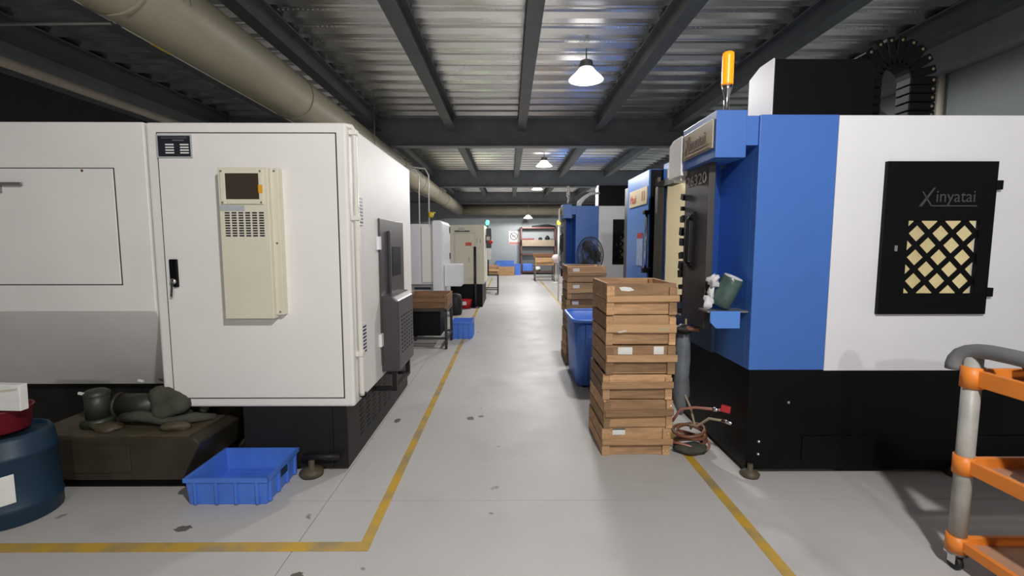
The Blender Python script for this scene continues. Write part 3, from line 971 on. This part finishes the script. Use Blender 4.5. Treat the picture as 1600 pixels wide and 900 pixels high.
# ------------------------------------------------------------------ second right machine: light blue side
t = thing('milling_machine', 'machine with light blue side panel and chrome handle between the blue and white machines', 'machine', (1.42, 4.84, 0), 'machine tools along the aisle')
LB = bx(1.42, 1.60, 4.86, 5.72, .70, 2.245).build('side_panel', M['blue_light'], t, .006)
bx(1.60, 3.4, 5.0, 6.6, .7, 2.24).build('body', M['black_door'], t)
bx(1.43, 3.4, 4.95, 6.6, 0, .7).build('plinth', M['plinth'], t)
bx(1.435, 1.62, 4.835, 4.865, .70, 2.235).build('front_edge', M['black'], t)
PT = bx(1.414, 1.421, 4.91, 5.61, 1.905, 2.085).build('logo_plate', mat('pale_yellow_plate', (.72, .60, .36), .4), LB, .002)
text('lettering', 'Maxi', M['logo_red'], PT, (1.4125, 5.57, 1.945), (0, -1, 0), (0, 0, 1), .13, sx=1.0)
text('lettering', '11', M['logo_red'], PT, (1.4125, 5.12, 1.945), (0, -1, 0), (0, 0, 1), .15, sx=1.0)
NS = bx(1.4145, 1.421, 5.02, 5.25, 1.26, 1.60).build('notice_sheet', mat('pale_blue_sheet', (.42, .52, .72), .6, var=.1, scale=15), LB)
bx(1.413, 1.4155, 5.03, 5.24, 1.555, 1.61).build('red_heading', M['sticker_r'], NS)
HN = MB().tube([(1.385, 4.80, 1.24), (1.385, 4.80, 1.80)], .014, 12).build('pull_handle', M['chrome'], t)
for z0, z1 in ((1.20, 1.25), (1.79, 1.83)):
    bx(1.36, 1.44, 4.78, 4.86, z0, z1).build('handle_mount', M['black'], HN, .004)
lab(bx(1.475, 1.505, 4.76, 4.84, .75, 2.15).build('guide_post', mat('bronze_post', (.16, .13, .10), .35), t), 'brownish guide post')
# ------------------------------------------------------------------ hoses and plastic by the right machine
t = thing('air_hose_coil', 'coil of brown hose on the floor at the foot of the near crate stack', 'hose', (1.31, 3.3, 0))
pts = []
for k in range(120):
    a = k / 120 * 2 * PI * 4.5
    r = .10 + .02 * math.sin(a * .37)
    pts.append((1.33 + r * math.cos(a), 3.36 + r * .85 * math.sin(a), .03 + .025 * (k / 24) + .015 * math.sin(a * 1.3)))
MB().tube(pts, .012, 8).build('coil', M['hose_br'], t)
pts = [(1.33 + .13 * math.cos(a), 3.33 + .1 * math.sin(a), .05 + .02 * math.sin(2 * a)) for a in [i * .26 for i in range(34)]]
MB().tube(pts, .009, 8).build('coil', M['hose_pk'], t)
MB().blob((1.31, 3.26, .035), (.12, .07, .04), 12, 16, 8, .2).build('cloth', M['rag'], t)
t = thing('air_hose', 'pink hose with a red connector poking out from the near crate stack', 'hose', (1.35, 3.3, .3), 'air hoses by the near crates')
MB().tube([(1.20, 3.36, .20), (1.25, 3.34, .30), (1.33, 3.27, .335), (1.42, 3.19, .35), (1.46, 3.16, .355)], .010, 8).build('hose_length', M['hose_pk'], t)
MB().cyl((1.42, 3.19, .35), (1.45, 3.17, .353), .016, 10).build('collar', M['chrome'], t)
MB().obox((1.485, 3.14, .37), (.06, .03, .045), (0, .1, -.6)).build('connector', M['sticker_r'], t, .004)
t = thing('air_hose', 'tan hose with a silver plug bending out from the near crate stack', 'hose', (1.36, 3.25, .2), 'air hoses by the near crates')
MB().tube([(1.30, 3.42, .95), (1.29, 3.42, .70), (1.27, 3.40, .45), (1.33, 3.36, .30), (1.35, 3.33, .19), (1.32, 3.32, .16), (1.30, 3.3, .20), (1.35, 3.27, .20), (1.40, 3.20, .28), (1.45, 3.11, .30)], .009, 8).build('hose_length', M['hose_tan'], t)
MB().cyl((1.45, 3.11, .30), (1.49, 3.05, .302), .014, 10).build('plug', M['chrome'], t)
t = thing('spiral_hose', 'black spiral hose hanging beside the near crate stack', 'hose', (1.24, 3.55, .5))
pts = []
for k in range(200):
    a = k * .55
    pts.append((1.195 + .018 * math.cos(a), 3.50 + .018 * math.sin(a), 1.0 - k * .0031))
MB().tube(pts, .006, 6).build('spiral', M['rubber'], t)
t = thing('polythene_sheet', 'grey cloudy polythene bag hanging twisted between crates and machine', 'bag', (1.3, 3.45, .3))
prf = [(.02, .91), (.045, .89), (.055, .80), (.06, .66), (.055, .52), (.065, .40), (.05, .30), (.03, .26), (.015, .22)]
MB().lathe(prf, (1.285, 3.44, 0), 14).build('sheet', M['poly'], t)
t = thing('hose_clamp', 'oily brown pipe fitting between the crates and the charcoal door', 'fitting', (1.25, 3.35, .95))
MB().cyl((1.18, 3.42, .885), (1.34, 3.27, .90), .018, 10).build('elbow', M['hose_br'], t)
MB().blob((1.26, 3.35, .885), (.07, .04, .035), 21, 14, 8, .4).build('clamp', M['rubber'], t)

# wrapped bundle on the blue shelf
t = thing('wrapped_roll', 'green plastic wrapped roll leaning on the small blue shelf of the right machine', 'bag', (1.40, 3.15, 1.062))
Rm = Euler((.22, .34, 0)).to_matrix()
prf = [(0, 0), (.055, .0), (.066, .008), (.068, .08), (.067, .15), (.065, .195), (.06, .203)]
MB().lathe(prf, (1.375, 3.065, 1.096), 28, Rm @ Vector((0, 0, 1))).build('roll', M['bag_green'], t)
MB().lathe([(.06, .203), (.056, .207), (.03, .206), (.026, .19), (0, .19)], (1.375, 3.065, 1.096), 28, Rm @ Vector((0, 0, 1))).build('roll_end', M['paper'], t)
t2 = thing('crumpled_paper', 'white crumpled paper tucked beside the green roll on the blue shelf', 'paper', (1.33, 3.14, 1.062))
MB().blob((1.285, 3.03, 1.118), (.026, .03, .045), 31, 12, 8, .6).blob((1.32, 3.03, 1.26), (.034, .03, .04), 33, 12, 8, .7).blob((1.315, 3.05, 1.18), (.02, .02, .05), 35, 10, 6, .5).build('paper_wad', M['paper'], t2)


# ------------------------------------------------------------------ wooden crates
def make_crate(W=.485, D=.55, Hh=.205, wood='wood', seed=0):
    """open crate, origin at front-left bottom corner, front faces -Y"""
    rg = random.Random(seed)
    pool = {'wood': ['wood', 'wood', 'wood_tan', 'wood_mid'], 'wood_old': ['wood_old', 'wood_old', 'wood_mid', 'wood_tan']}.get(wood, [wood])

    def wmx():
        return M[rg.choice(pool)]
    t = thing('wooden_crate', '', 'crate')
    th = .016
    g = .010
    hs = Hh * rg.uniform(.42, .56)
    for k, (z0, z1) in enumerate(((.008, hs - g / 2), (hs + g / 2, Hh - .004))):
        MB().obox((W / 2, 1.5 * th + rg.uniform(-.003, .002), (z0 + z1) / 2), (W - rg.uniform(0, .006), th - .002, z1 - z0), (0, rg.uniform(-.006, .006), 0)).build('front_plank', wmx(), t, .003, 1)
        bx(0, W, D - 2 * th, D - th, z0, z1).build('back_plank', wmx(), t, .002, 1)
        bx(-.001, th, th, D - th, z0, z1).build('side_plank', wmx(), t, .002, 1)
        bx(W - th, W + .001, th, D - th, z0, z1).build('side_plank', wmx(), t, .002, 1)
    cw = rg.uniform(.04, .055)
    for x0, x1 in ((-.002, cw), (W - cw, W + .002)):
        bx(x0, x1, 0, th - .001, 0, Hh - rg.uniform(.0, .03)).build('corner_cleat', wmx(), t, .002, 1)
    # batten across the front, slightly skewed as nailed by hand
    zt = Hh * rg.uniform(.50, .62)
    sk = rg.uniform(-.045, .045)
    MB().obox((W / 2 + rg.uniform(-.004, .01), -.008, zt), (W + rg.uniform(.0, .02), .015, rg.uniform(.04, .06)), (0, sk, 0)).build('batten', wmx(), t, .003, 1)
    for x0, x1 in ((th, .05), (W - .05, W - th)):
        for y0, y1 in ((2 * th, .06), (D - .06, D - 2 * th)):
            bx(x0, x1, y0, y1, .012, Hh - .01).build('corner_post', wmx(), t, .002, 1)
    for k in range(4):
        y0 = th + .003 + k * (D - 2 * th) / 4
        bx(th + .001, W - th - .001, y0, y0 + (D - 2 * th) / 4 - .006, .002, .014).build('bottom_board', wmx(), t, .002, 1)
    return t


def nails(t, seed, W=.485, Hh=.205):
    rg = random.Random(seed)
    mb = MB()
    for x in (.02, .04, W - .02, W - .04):
        for z in (.03, Hh - .04):
            mb.lathe([(0, .003), (.003, .002), (.004, 0)], (x + rg.uniform(-.01, .01), .0, z + rg.uniform(-.01, .01)), 6, (0, -1, 0))
    stuff(mb.build('nail', M['chrome'], t))


def sticker(t, x0, x1, z0, z1, name='sticker', m='label_w', y=-.0005):
    return bx(x0, x1, y - .002, y, z0, z1).build(name, M[m], t)


near_lab = [
    'bottom wooden crate of the near stack, with a green-edged white sticker',
    'second wooden crate from the floor in the near stack beside the blue machine',
    'third wooden crate from the floor in the near stack',
    'fourth wooden crate up the near stack, bearing two white paper stickers',
    'wooden crate directly under the topmost one of the near stack, paint-flecked',
    'topmost open wooden crate of the near stack, with a torn sticker']
hts = [.200, .205, .18, .205, .212, .222]
z = 0
for i in range(6):
    c = make_crate(.482, .55, hts[i], 'wood', 40 + i)
    nails(c, i, .482, hts[i])
    c['label'] = near_lab[i]
    c['group'] = 'crates of the near stack'
    rg = random.Random(100 + i)
    c.location = (.664 + rg.uniform(-.008, .012), 3.225 + rg.uniform(-.01, .01), z)
    c.rotation_euler = (0, 0, rg.uniform(-.012, .012))
    y = .0155
    if i == 0:
        sticker(c, .075, .165, hts[i] * .74, hts[i] * .92, y=y)
        sticker(c, .075, .165, hts[i] * .92, hts[i] * .97, 'sticker_edge', 'bag_green', y=y)
    if i == 3:
        sticker(c, .085, .185, hts[i] * .68, hts[i] * .93, y=y)
        sticker(c, .335, .405, hts[i] * .68, hts[i] * .95, y=y)
    if i == 5:
        MB().prism([(.085, .19), (.12, .195), (.165, .19), (.19, .17), (.15, .163), (.10, .168)], 'y', y - .002, y).build('sticker', M['label_w'], c)
    if i == 4:
        MB().prism([(.07, .10), (.13, .112), (.14, .10), (.09, .088)], 'y', -.018, -.0155).build('sticker', M['pipe_beige'], c)
        bx(.36, .43, -.0175, -.0155, .1, .125).build('sticker', M['plate_t'], c)
    z += hts[i] + .001
back_lab = ['bottom crate of the back wooden stack, behind the blue bin', 'second crate from the floor in the back wooden stack', 'third crate from the floor in the back wooden stack',
            'fourth crate from the floor in the back wooden stack, above the blue bin rim', 'fifth crate from the floor in the back stack, with a small pale sticker', 'topmost crate of the back wooden stack, behind the blue bin']
z = 0
for i in range(6):
    h = .203
    c = make_crate(.47, .55, h, 'wood_old', 60 + i)
    c['label'] = back_lab[i]
    c['group'] = 'crates of the back stack'
    rg = random.Random(200 + i)
    c.location = (.715 + rg.uniform(-.008, .012), 5.76 + rg.uniform(-.01, .01), z)
    c.rotation_euler = (0, 0, rg.uniform(-.012, .012))
    if i >= 3:
        sticker(c, .07, .15, h * .66, h * .86, y=.0155)
    z += h + .001

# blue bin between the stacks
t = thing('plastic_bin', 'tall blue plastic bin with a rolled rim between the two crate stacks', 'bin', (.96, 5.15, 0))


def rrect(x0, x1, y0, y1, r, n=5):
    out = []
    for cx, cy, a0 in ((x1 - r, y0 + r, -90), (x1 - r, y1 - r, 0), (x0 + r, y1 - r, 90), (x0 + r, y0 + r, 180)):
        for k in range(n + 1):
            a = math.radians(a0 + 90 * k / n)
            out.append((cx + r * math.cos(a), cy + r * math.sin(a)))
    return out


def loft(rings):
    mb = MB()
    n_ = len(rings[0][0])
    vs_, fs_ = [], []
    for ring, z_ in rings:
        vs_ += [(p[0], p[1], z_) for p in ring]
    for i in range(len(rings) - 1):
        for k in range(n_):
            l = (k + 1) % n_
            fs_.append((i * n_ + k, i * n_ + l, (i + 1) * n_ + l, (i + 1) * n_ + k))
    mb.add(vs_, fs_, True)
    o_ = len(mb.v) - len(vs_)
    mb.f += [tuple(range(n_ - 1, -1, -1)), tuple((len(rings) - 1) * n_ + k for k in range(n_))]
    mb.sm += [False, False]
    return mb


A = (.665, 1.22, 4.76, 5.60)


def ins(d, dz=0):
    return (A[0] + d, A[1] - d, A[2] + d, A[3] - d)


loft([(rrect(*ins(.055), .07), 0.02), (rrect(*ins(.045), .08), .03), (rrect(*ins(.028), .09), .4), (rrect(*ins(.012), .10), .70), (rrect(*ins(.022), .10), .70), (rrect(*ins(.04), .09), .4), (rrect(*ins(.06), .07), .05)]).build('bin_body', M['plas_blue'], t)
mb = MB()
rim = rrect(*ins(.0), .11)
mb.tube([(p[0], p[1], .705) for p in rim], .02, 8, closed=True)
mb.build('rim', M['plas_blue'], t)
for x in (.80, .96, 1.12):
    MB().obox((x, 4.785, .37), (.02, .012, .6), (.045, 0, 0)).build('rib', M['plas_blue'], t)
for y in (5.0, 5.2, 5.4):
    MB().obox((.713, y, .37), (.012, .02, .6), (0, -.045, 0)).build('rib', M['plas_blue'], t)
for x in (.79, 1.14):
    for y in (4.86, 5.5):
        MB().lathe([(0, 0), (.03, 0), (.03, .03), (0, .03)], (x, y, 0), 10).build('foot', M['rubber'], t)

# ------------------------------------------------------------------ orange shelf cart on the right
t = thing('shelf_cart', 'orange shelf cart with grey tube posts and foam handle at the right edge', 'cart', (2.45, 1.65, 0))
X0, X1, Ya, Yb = 2.065, 2.75, 1.15, 2.05
for x, y in ((X0, Yb), (X1, Yb), (X0, Ya), (X1, Ya)):
    P = MB().cyl((x, y, .075), (x, y, 1.0), .034, 18).build('post', M['tube_grey'], t)
    for z0, z1 in ((.09, .165), (.46, .545), (.86, .955)):
        MB().cyl((x, y, z0), (x, y, z1), .042, 18).build('collar', M['orange'], P)
    CS = MB().cyl((x - .012, y, .032), (x + .012, y, .032), .032, 18).build('caster', M['rubber'], t)
    MB().box(x - .02, x - .014, y - .02, y + .02, .03, .078).box(x + .014, x + .02, y - .02, y + .02, .03, .078).box(x - .03, x + .03, y - .03, y + .03, .07, .08).build('fork', M['chrome'], CS)
for z0, z1, zz in ((.10, .16, .13), (.465, .54, .50), (.865, .95, .91)):
    S = MB().box(X0 + .0, X1, Ya, Yb, zz - .02, zz - .012).build('shelf', M['shelf_tan'], t)
    for x in (X0, X1):
        bx(x - .012, x + .012, Ya + .03, Yb - .03, z0 + .006, z1 - .006).build('side_rail', M['orange'], S, .004)
    for y in (Ya, Yb):
        bx(X0 + .03, X1 - .03, y - .012, y + .012, z0 + .006, z1 - .006).build('end_rail', M['orange'], S, .004)
for x in (X0 - .0, X1):
    hx = x - .03
    MB().tube([(x, Ya, 1.02), (x, 1.5, 1.03), (x, 1.9, 1.035), (x - .003, 1.98, 1.034), (x - .008, 2.03, 1.028), (x - .015, 2.065, 1.016), (x - .024, 2.09, .998), (x - .03, 2.102, .975), (x - .033, 2.106, .95), (x - .033, 2.106, .93)], .032, 18).build('handle_grip', M['foam'], t)
tag(MB().tube([(2.2, 1.95, .985), (2.35, 1.97, .99), (2.6, 1.93, .985)], [.03, .036, .03], 12).tube([(2.2, 1.88, .925), (2.4, 1.90, .925), (2.6, 1.86, .925)], .028, 10).build('tool_roll', M['rubber']), 'dark rolled tool pouch on the top shelf of the orange cart', 'pouch')
t = thing('plastic_bag', 'clear bag holding something blue on the middle shelf of the orange cart', 'bag', (2.3, 1.85, .49))
MB().blob((2.30, 1.83, .585), (.14, .12, .068), 44, 18, 10, .25).build('bag_film', M['poly'], t)
MB().blob((2.28, 1.81, .575), (.08, .07, .045), 45, 14, 8, .2).build('blue_content', M['plas_blue'], t)
tag(MB().blob((2.45, 1.75, .17), (.1, .1, .05), 46, 14, 8, .2).build('red_rag', M['plas_red']), 'crumpled red rag on the bottom shelf of the orange cart', 'rag')

# ------------------------------------------------------------------ left background machines
t = thing('lathe', 'white lathe behind the first white machine, with a rounded end column', 'machine', (-1.9, 9, 0), 'machine tools along the aisle')
bx(-3.4, -1.36, 8.5, 9.5, .76, 1.84).build('upper_body', M['white2'], t, .01)
MB().prism([(-1.36, .5), (-1.17, .5), (-1.17, 1.84), (-1.2, 1.9), (-1.33, 1.9), (-1.36, 1.88)], 'y', 8.42, 9.5).build('end_column', M['white2'], t, .02)
bx(-1.175, -1.165, 8.55, 9.3, 1.2, 1.72).build('side_cover', M['white2'], t, .003)
for z in (1.76, 1.25):
    bx(-1.18, -1.155, 9.38, 9.46, z - .06, z + .06).build('hinge', M['plate_k'], t)
bx(-3.4, -1.36, 8.62, 9.5, .62, .77).build('bed_recess', M['mid_grey'], t)
bx(-1.72, -1.42, 8.60, 8.63, .66, .70).build('slot', M['plate_k'], t)
bx(-3.4, -1.36, 8.52, 9.5, .45, .63).build('chip_pan', M['white2'], t, .005)
bx(-3.4, -1.40, 8.7, 9.5, 0, .46).build('base', M['plinth_b'], t)
bx(-1.165, -.86, 8.55, 9.0, .72, 1.12).build('control_box', M['white2'], t, .012)
bx(-1.55, -1.36, 8.47, 8.5, .8, 1.80).build('door_strip', M['white'], t, .004)
tag(MB().lathe([(0, 0), (.11, 0), (.13, .02), (.14, .25), (.12, .42), (.06, .45), (0, .45)], (-1.12, 9.9, 0), 20).build('black_barrel', M['rubber']), 'black barrel on the floor under the end of the white lathe', 'barrel')
t = thing('red_basin', 'bright red plastic basin with a white sticker on the floor past the lathe', 'basin', (-.98, 11.0, 0))
MB().lathe([(0, 0), (.11, 0), (.15, .2), (.155, .21), (.14, .2), (.1, .02), (0, .02)], (-1.0, 10.9, 0), 20).build('basin_body', M['red_b'], t)
bx(-1.06, -.97, 10.745, 10.765, .09, .17).build('sticker', M['label_w'], t)

t = thing('cnc_cabinet', 'beige machine cabinet with a red label on its door, beyond the white lathe', 'machine', (-.95, 11.5, 0), 'machine tools along the aisle')
bx(-2.6, -.57, 11.0, 12.8, .55, 1.915).build('body', M['cream'], t, .01)
DD = bx(-1.24, -.80, 10.985, 11.0, .68, 1.72).build('door', M['cream'], t, .004)
MB().box(-1.27, -.77, 10.996, 11.001, .65, .66).box(-1.27, -1.26, 10.996, 11.001, .65, 1.74).box(-1.27, -.77, 10.996, 11.001, 1.73, 1.74).box(-.78, -.77, 10.996, 11.001, .65, 1.74).build('door_gap', M['mid_grey'], t)
bx(-1.0, -.86, 10.98, 10.986, 1.44, 1.52).build('red_label', M['logo_red'], DD)
bx(-.93, -.91, 10.97, 10.986, 1.05, 1.18).build('handle', M['grey_metal'], DD)
bx(-1.25, -.9, 10.99, 11.0, 1.76, 1.79).build('vent_strip', M['plate_k'], t)
bx(-1.14, -1.02, 10.95, 11.0, 1.78, 1.86).build('junction_box', M['mid_grey'], t)
for x in (-.74, -.66):
    bx(x - .01, x + .01, 10.99, 11.0, 1.5, 1.6).build('latch', M['grey_metal'], t)
bx(-2.6, -.62, 11.1, 12.8, 0, .56).build('base', M['plinth'], t)
tag(MB().cyl((-.78, 10.95, .02), (-.78, 10.95, 1.42), .03, 12).lathe([(0, 0), (.1, 0), (.1, .02), (0, .025)], (-.78, 10.95, 0), 16).build('black_post', M['plate_k']), 'slim black post standing before the beige cabinet', 'post')
t = thing('control_panel', 'dark control panel with a green signal light and red button, past the beige cabinet', 'control panel', (-.5, 11.6, 0))
bx(-.555, -.43, 11.6, 11.75, 1.38, 1.86).build('housing', M['plate_k'], t, .008)
MB().cyl((-.52, 11.65, 1.86), (-.52, 11.65, 1.95), .012, 8).build('lamp_stem', M['plate_k'], t)
MB().lathe([(0, .06), (.03, .05), (.045, 0), (.03, -.05), (0, -.06)], (-.52, 11.65, 2.0), 14).build('green_light', M['green_l'], t)
bx(-.545, -.46, 11.59, 11.602, 1.57, 1.66).build('display', M['mid_grey'], t)
MB().lathe([(0, .03), (.04, .025), (.05, 0)], (-.44, 11.6, 1.53), 14, (0, -1, 0)).build('stop_button', M['red_b'], t)
bx(-.55, -.44, 11.61, 11.72, 1.10, 1.38).build('paper_holder', M['white2'], t)
bx(-.565, -.50, 11.66, 11.72, 1.5, 1.7).build('bracket', M['plate_k'], t)
bx(-.53, -.49, 11.62, 11.68, .70, 1.10).build('side_bar', M['plate_k'], t)


# ------------------------------------------------------------------ small carts with crates
def frame_cart(label, x0, x1, y0, y1, zt, m, low=.14, grp='low iron carts'):
    t = thing('frame_cart', label, 'cart', ((x0 + x1) / 2, (y0 + y1) / 2, 0), grp)
    for x in (x0 + .02, x1 - .02):
        for y in (y0 + .02, y1 - .02):
            L = bx(x - .018, x + .018, y - .018, y + .018, .09, zt).build('leg', m, t)
            MB().cyl((x - .014, y, .045), (x + .014, y, .045), .045, 14).build('caster', M['rubber'], L)
            bx(x - .02, x + .02, y - .02, y + .02, .07, .10).build('caster_fork', M['frame_k'], L)
    for z in (low, zt - .03):
        mb = MB()
        mb.box(x0 + .02, x1 - .02, y0, y0 + .03, z, z + .03).box(x0 + .02, x1 - .02, y1 - .03, y1, z, z + .03)
        mb.box(x0, x0 + .03, y0, y1, z, z + .03).box(x1 - .03, x1, y0, y1, z, z + .03)
        mb.build('rail', m, t)
    bx(x0, x1, y0, y1, zt, zt + .01).build('top_plate', m, t)
    return t


frame_cart('dark iron cart carrying a brown crate behind the first white machine', -1.46, -.87, 6.62, 7.28, .57, M['frame_k'])
bx_ = bx(-1.42, -.98, 6.72, 7.2, .175, .53).build('metal_drawer', M['plinth'])
tag(bx_, 'black metal box on the lower rails of the dark iron cart', 'box')
c = make_crate(.58, .62, .2, 'wood_end', 81)
c['label'] = 'weathered brown crate on the dark iron cart behind the first machine'
c['group'] = 'crates on carts'
c.location = (-1.445, 6.62, .58)
frame_cart('dark iron cart with a wooden crate far down the aisle on the left', -.83, -.30, 13.7, 14.3, .59, M['frame_k'])
c = make_crate(.52, .58, .25, 'wood', 82)
c['label'] = 'brown wooden crate on the far left iron cart'
c['group'] = 'crates on carts'
c.location = (-.825, 13.7, .60)
frame_cart('grey iron cart with an orange wooden crate before the shelving rack', 1.02, 1.80, 18.6, 19.3, .62, M['steel'])
c = make_crate(.74, .66, .3, 'wood_tan', 83)
c['label'] = 'orange wooden crate on the cart before the shelving rack'
c['group'] = 'crates on carts'
c.location = (1.04, 18.62, .632)
o = MB().obox((1.40, 19.22, 1.02), (.84, .05, .14), (.15, 0, 0)).box(1.0, 1.04, 18.7, 19.2, .94, .99).build('crate_lid', M['wood_end'])
tag(o, 'reddish board leaning on the orange crate of the far cart', 'board')
t = thing('pedestal_fan', 'small pale pink round-headed fan on a thin stand by the far cart', 'fan', (1.78, 17.8, 0))
MB().lathe([(0, -.05), (.14, -.04), (.17, 0), (.14, .06), (.06, .10), (0, .1)], (1.78, 17.8, .92), 20, (0, -1, .2)).build('fan_head', M['pink_w'], t)
MB().cyl((1.78, 17.85, .03), (1.78, 17.85, .85), .025, 10).build('pole', M['pvc'], t)
MB().lathe([(0, 0), (.18, 0), (.18, .02), (.03, .04), (0, .04)], (1.78, 17.85, 0), 18).build('base', M['pvc'], t)

# ------------------------------------------------------------------ far wall: rack, crates, bins, sign
t = thing('shelving_rack', 'red-brown iron shelving rack with thick boards against the back wall', 'rack', (1.4, 22.9, 0))
for x in (.60, 2.22):
    for y in (22.75, 23.2):
        bx(x - .03, x + .03, y - .03, y + .03, 0, 2.28).build('post', M['rust'], t)
for z0, z1, m in ((2.20, 2.27, 'rust'), (1.36, 1.66, 'board'), (.94, .99, 'rust'), (.10, .16, 'rust')):
    bx(.58, 2.24, 22.72, 23.22, z0, z1).build('shelf', M[m], t)
tag(bx(.63, 1.22, 22.8, 23.1, 1.661, 1.73).build('red_box', M['plas_red'], None, .01), 'flat dark red box on the rack shelf', 'box', 'things on the shelving rack')
tag(MB().lathe([(0, 0), (.09, 0), (.09, .08), (.04, .12), (0, .12)], (1.52, 22.95, 1.661), 14).build('tin', M['rubber']), 'small dark tin at the middle of the rack shelf', 'tin', 'things on the shelving rack')
tag(MB().lathe([(0, 0), (.11, 0), (.12, .10), (.06, .17), (.05, .2), (0, .2)], (1.86, 22.95, 1.661), 14).build('pot', M['plinth_b']), 'dark round pot at the right of the rack shelf', 'pot', 'things on the shelving rack')
tag(bx(.66, 1.15, 22.78, 23.1, .161, .52).build('plastic_crate', M['plas_blue'], None, .02), 'blue plastic crate on the bottom shelf of the rack', 'crate', 'things on the shelving rack')
tag(MB().blob((1.38, 22.95, .29), (.18, .14, .12), 51, 14, 8, .3).build('white_sack', M['label_w']), 'crumpled white sack on the bottom shelf of the rack', 'sack', 'things on the shelving rack')
tag(MB().tube([(1.1, 22.9, 2.30), (1.5, 22.95, 2.33), (1.9, 22.95, 2.36), (2.25, 22.9, 2.30)], [.03, .05, .05, .03], 8).build('cable_bundle', M['rubber']), 'black cable bundle lying on top of the rack', 'cable')
tag(MB().cyl((2.40, 22.9, .0), (2.40, 22.95, 2.2), .05, 10).build('roll', M['pipe_beige']), 'pale upright roll leaning beside the rack', 'roll')
c = make_crate(.72, .6, .40, 'wood_tan', 84)
c['label'] = 'pale wooden crate on the floor before the back wall, left of the rack'
c['group'] = 'crates on carts'
c.location = (-.47, 21.9, 0)
plastic_box('large blue plastic box behind the pale crate at the back wall', -.62, .24, 22.6, 23.1, .66, grp='blue boxes at the back wall')
plastic_box('narrow blue plastic box between the pale crate and the rack', .27, .55, 22.3, 22.7, .52, grp='blue boxes at the back wall')
# no smoking sign
t = thing('no_smoking_sign', 'white no smoking sign with a red band on the back wall', 'sign', (.25, 23.28, 1.7))
bx(.0, .50, 23.28, 23.299, 1.42, 2.08).build('board', M['label_w'], t)
cs = [(.25 + .17 * math.cos(a), 23.275, 1.84 + .17 * math.sin(a)) for a in [i * 2 * PI / 28 for i in range(28)]]
MB().tube(cs, .016, 6, closed=True).bar((.13, 23.275, 1.96), (.37, 23.275, 1.72), .01, .03).build('ring', M['logo_r'], t)
MB().box(.15, .34, 23.27, 23.279, 1.83, 1.86).box(.35, .37, 23.27, 23.279, 1.83, 1.86).build('cigarette', M['plate_k'], t)
bx(.02, .62, 23.27, 23.281, 1.44, 1.56).build('red_band', mat('faded_red', (.50, .22, .20), .6), t)

# yellow signal lamp post beyond the far machine
t = thing('signal_lamp', 'yellow signal lamp on a thin white pole at the end of the far blue machine', 'lamp', (1.29, 12.3, 0))
MB().cyl((1.29, 12.3, 0), (1.29, 12.3, 2.0), .02, 10).build('pole', M['pvc'], t)
MB().lathe([(0, .06), (.035, .05), (.05, 0), (.035, -.05), (0, -.06)], (1.29, 12.3, 2.03), 14).build('lens', M['yellow_l'], t)

# pedestal fan by the far machine
t = thing('standing_fan', 'dark standing fan with a wire cage before the far blue machine', 'fan', (1.38, 8.2, 0))
fc = Vector((1.40, 8.2, 1.30))
ax = Vector((-.80, -.60, 0)).normalized()
u_ = Vector((0, 0, 1))
v_ = ax.cross(u_)
FR = .31
cg = MB()
for r, off in ((FR, 0), (FR * .75, .045), (FR * .5, .07), (FR * .25, .085), (FR * .75, -.045), (FR * .5, -.07)):
    cg.tube([fc + ax * off + (u_ * math.cos(a) + v_ * math.sin(a)) * r for a in [i * 2 * PI / 32 for i in range(32)]], .005 if r < FR else .009, 5, closed=True)
for k in range(56):
    a = k * 2 * PI / 56
    d = u_ * math.cos(a) + v_ * math.sin(a)
    cg.tube([fc + ax * .088 + d * .05, fc + ax * .07 + d * FR * .5, fc + ax * .045 + d * FR * .75, fc + d * FR], .0032, 4)
    cg.tube([fc - ax * .085 + d * .05, fc - ax * .07 + d * FR * .5, fc - ax * .045 + d * FR * .75, fc + d * FR], .0032, 4)
cg.build('cage', M['fan_k'], t)
for k in range(3):
    a0 = k * 2 * PI / 3
    vs, fs = [], []
    for i in range(7):
        rr = .05 + i / 6 * (FR * .85 - .05)
        for j in range(2):
            a = a0 + (j * (.5 + .5 * math.sin(i / 6 * PI)))
            vs.append(fc + (u_ * math.cos(a) + v_ * math.sin(a)) * rr + ax * (.02 if j else -.02))
    for i in range(6):
        fs.append((i * 2, i * 2 + 1, i * 2 + 3, i * 2 + 2))
    bl = MB().add(vs, fs, True).build('blade', M['fan_k'], t)
    sd_ = bl.modifiers.new('thick', 'SOLIDIFY')
    sd_.thickness = .004
MB().tube([fc - ax * .07, fc - ax * .22], [.075, .06], 16).build('motor', M['fan_k'], t)
MB().cyl(fc - ax * .13 - Vector((0, 0, .02)), (fc.x - ax.x * .13, fc.y - ax.y * .13, .04), .02, 10).build('pole', M['fan_k'], t)
MB().lathe([(0, 0), (.22, 0), (.22, .02), (.05, .05), (0, .05)], (fc.x - ax.x * .13, fc.y - ax.y * .13, 0), 24).build('base', M['fan_k'], t)
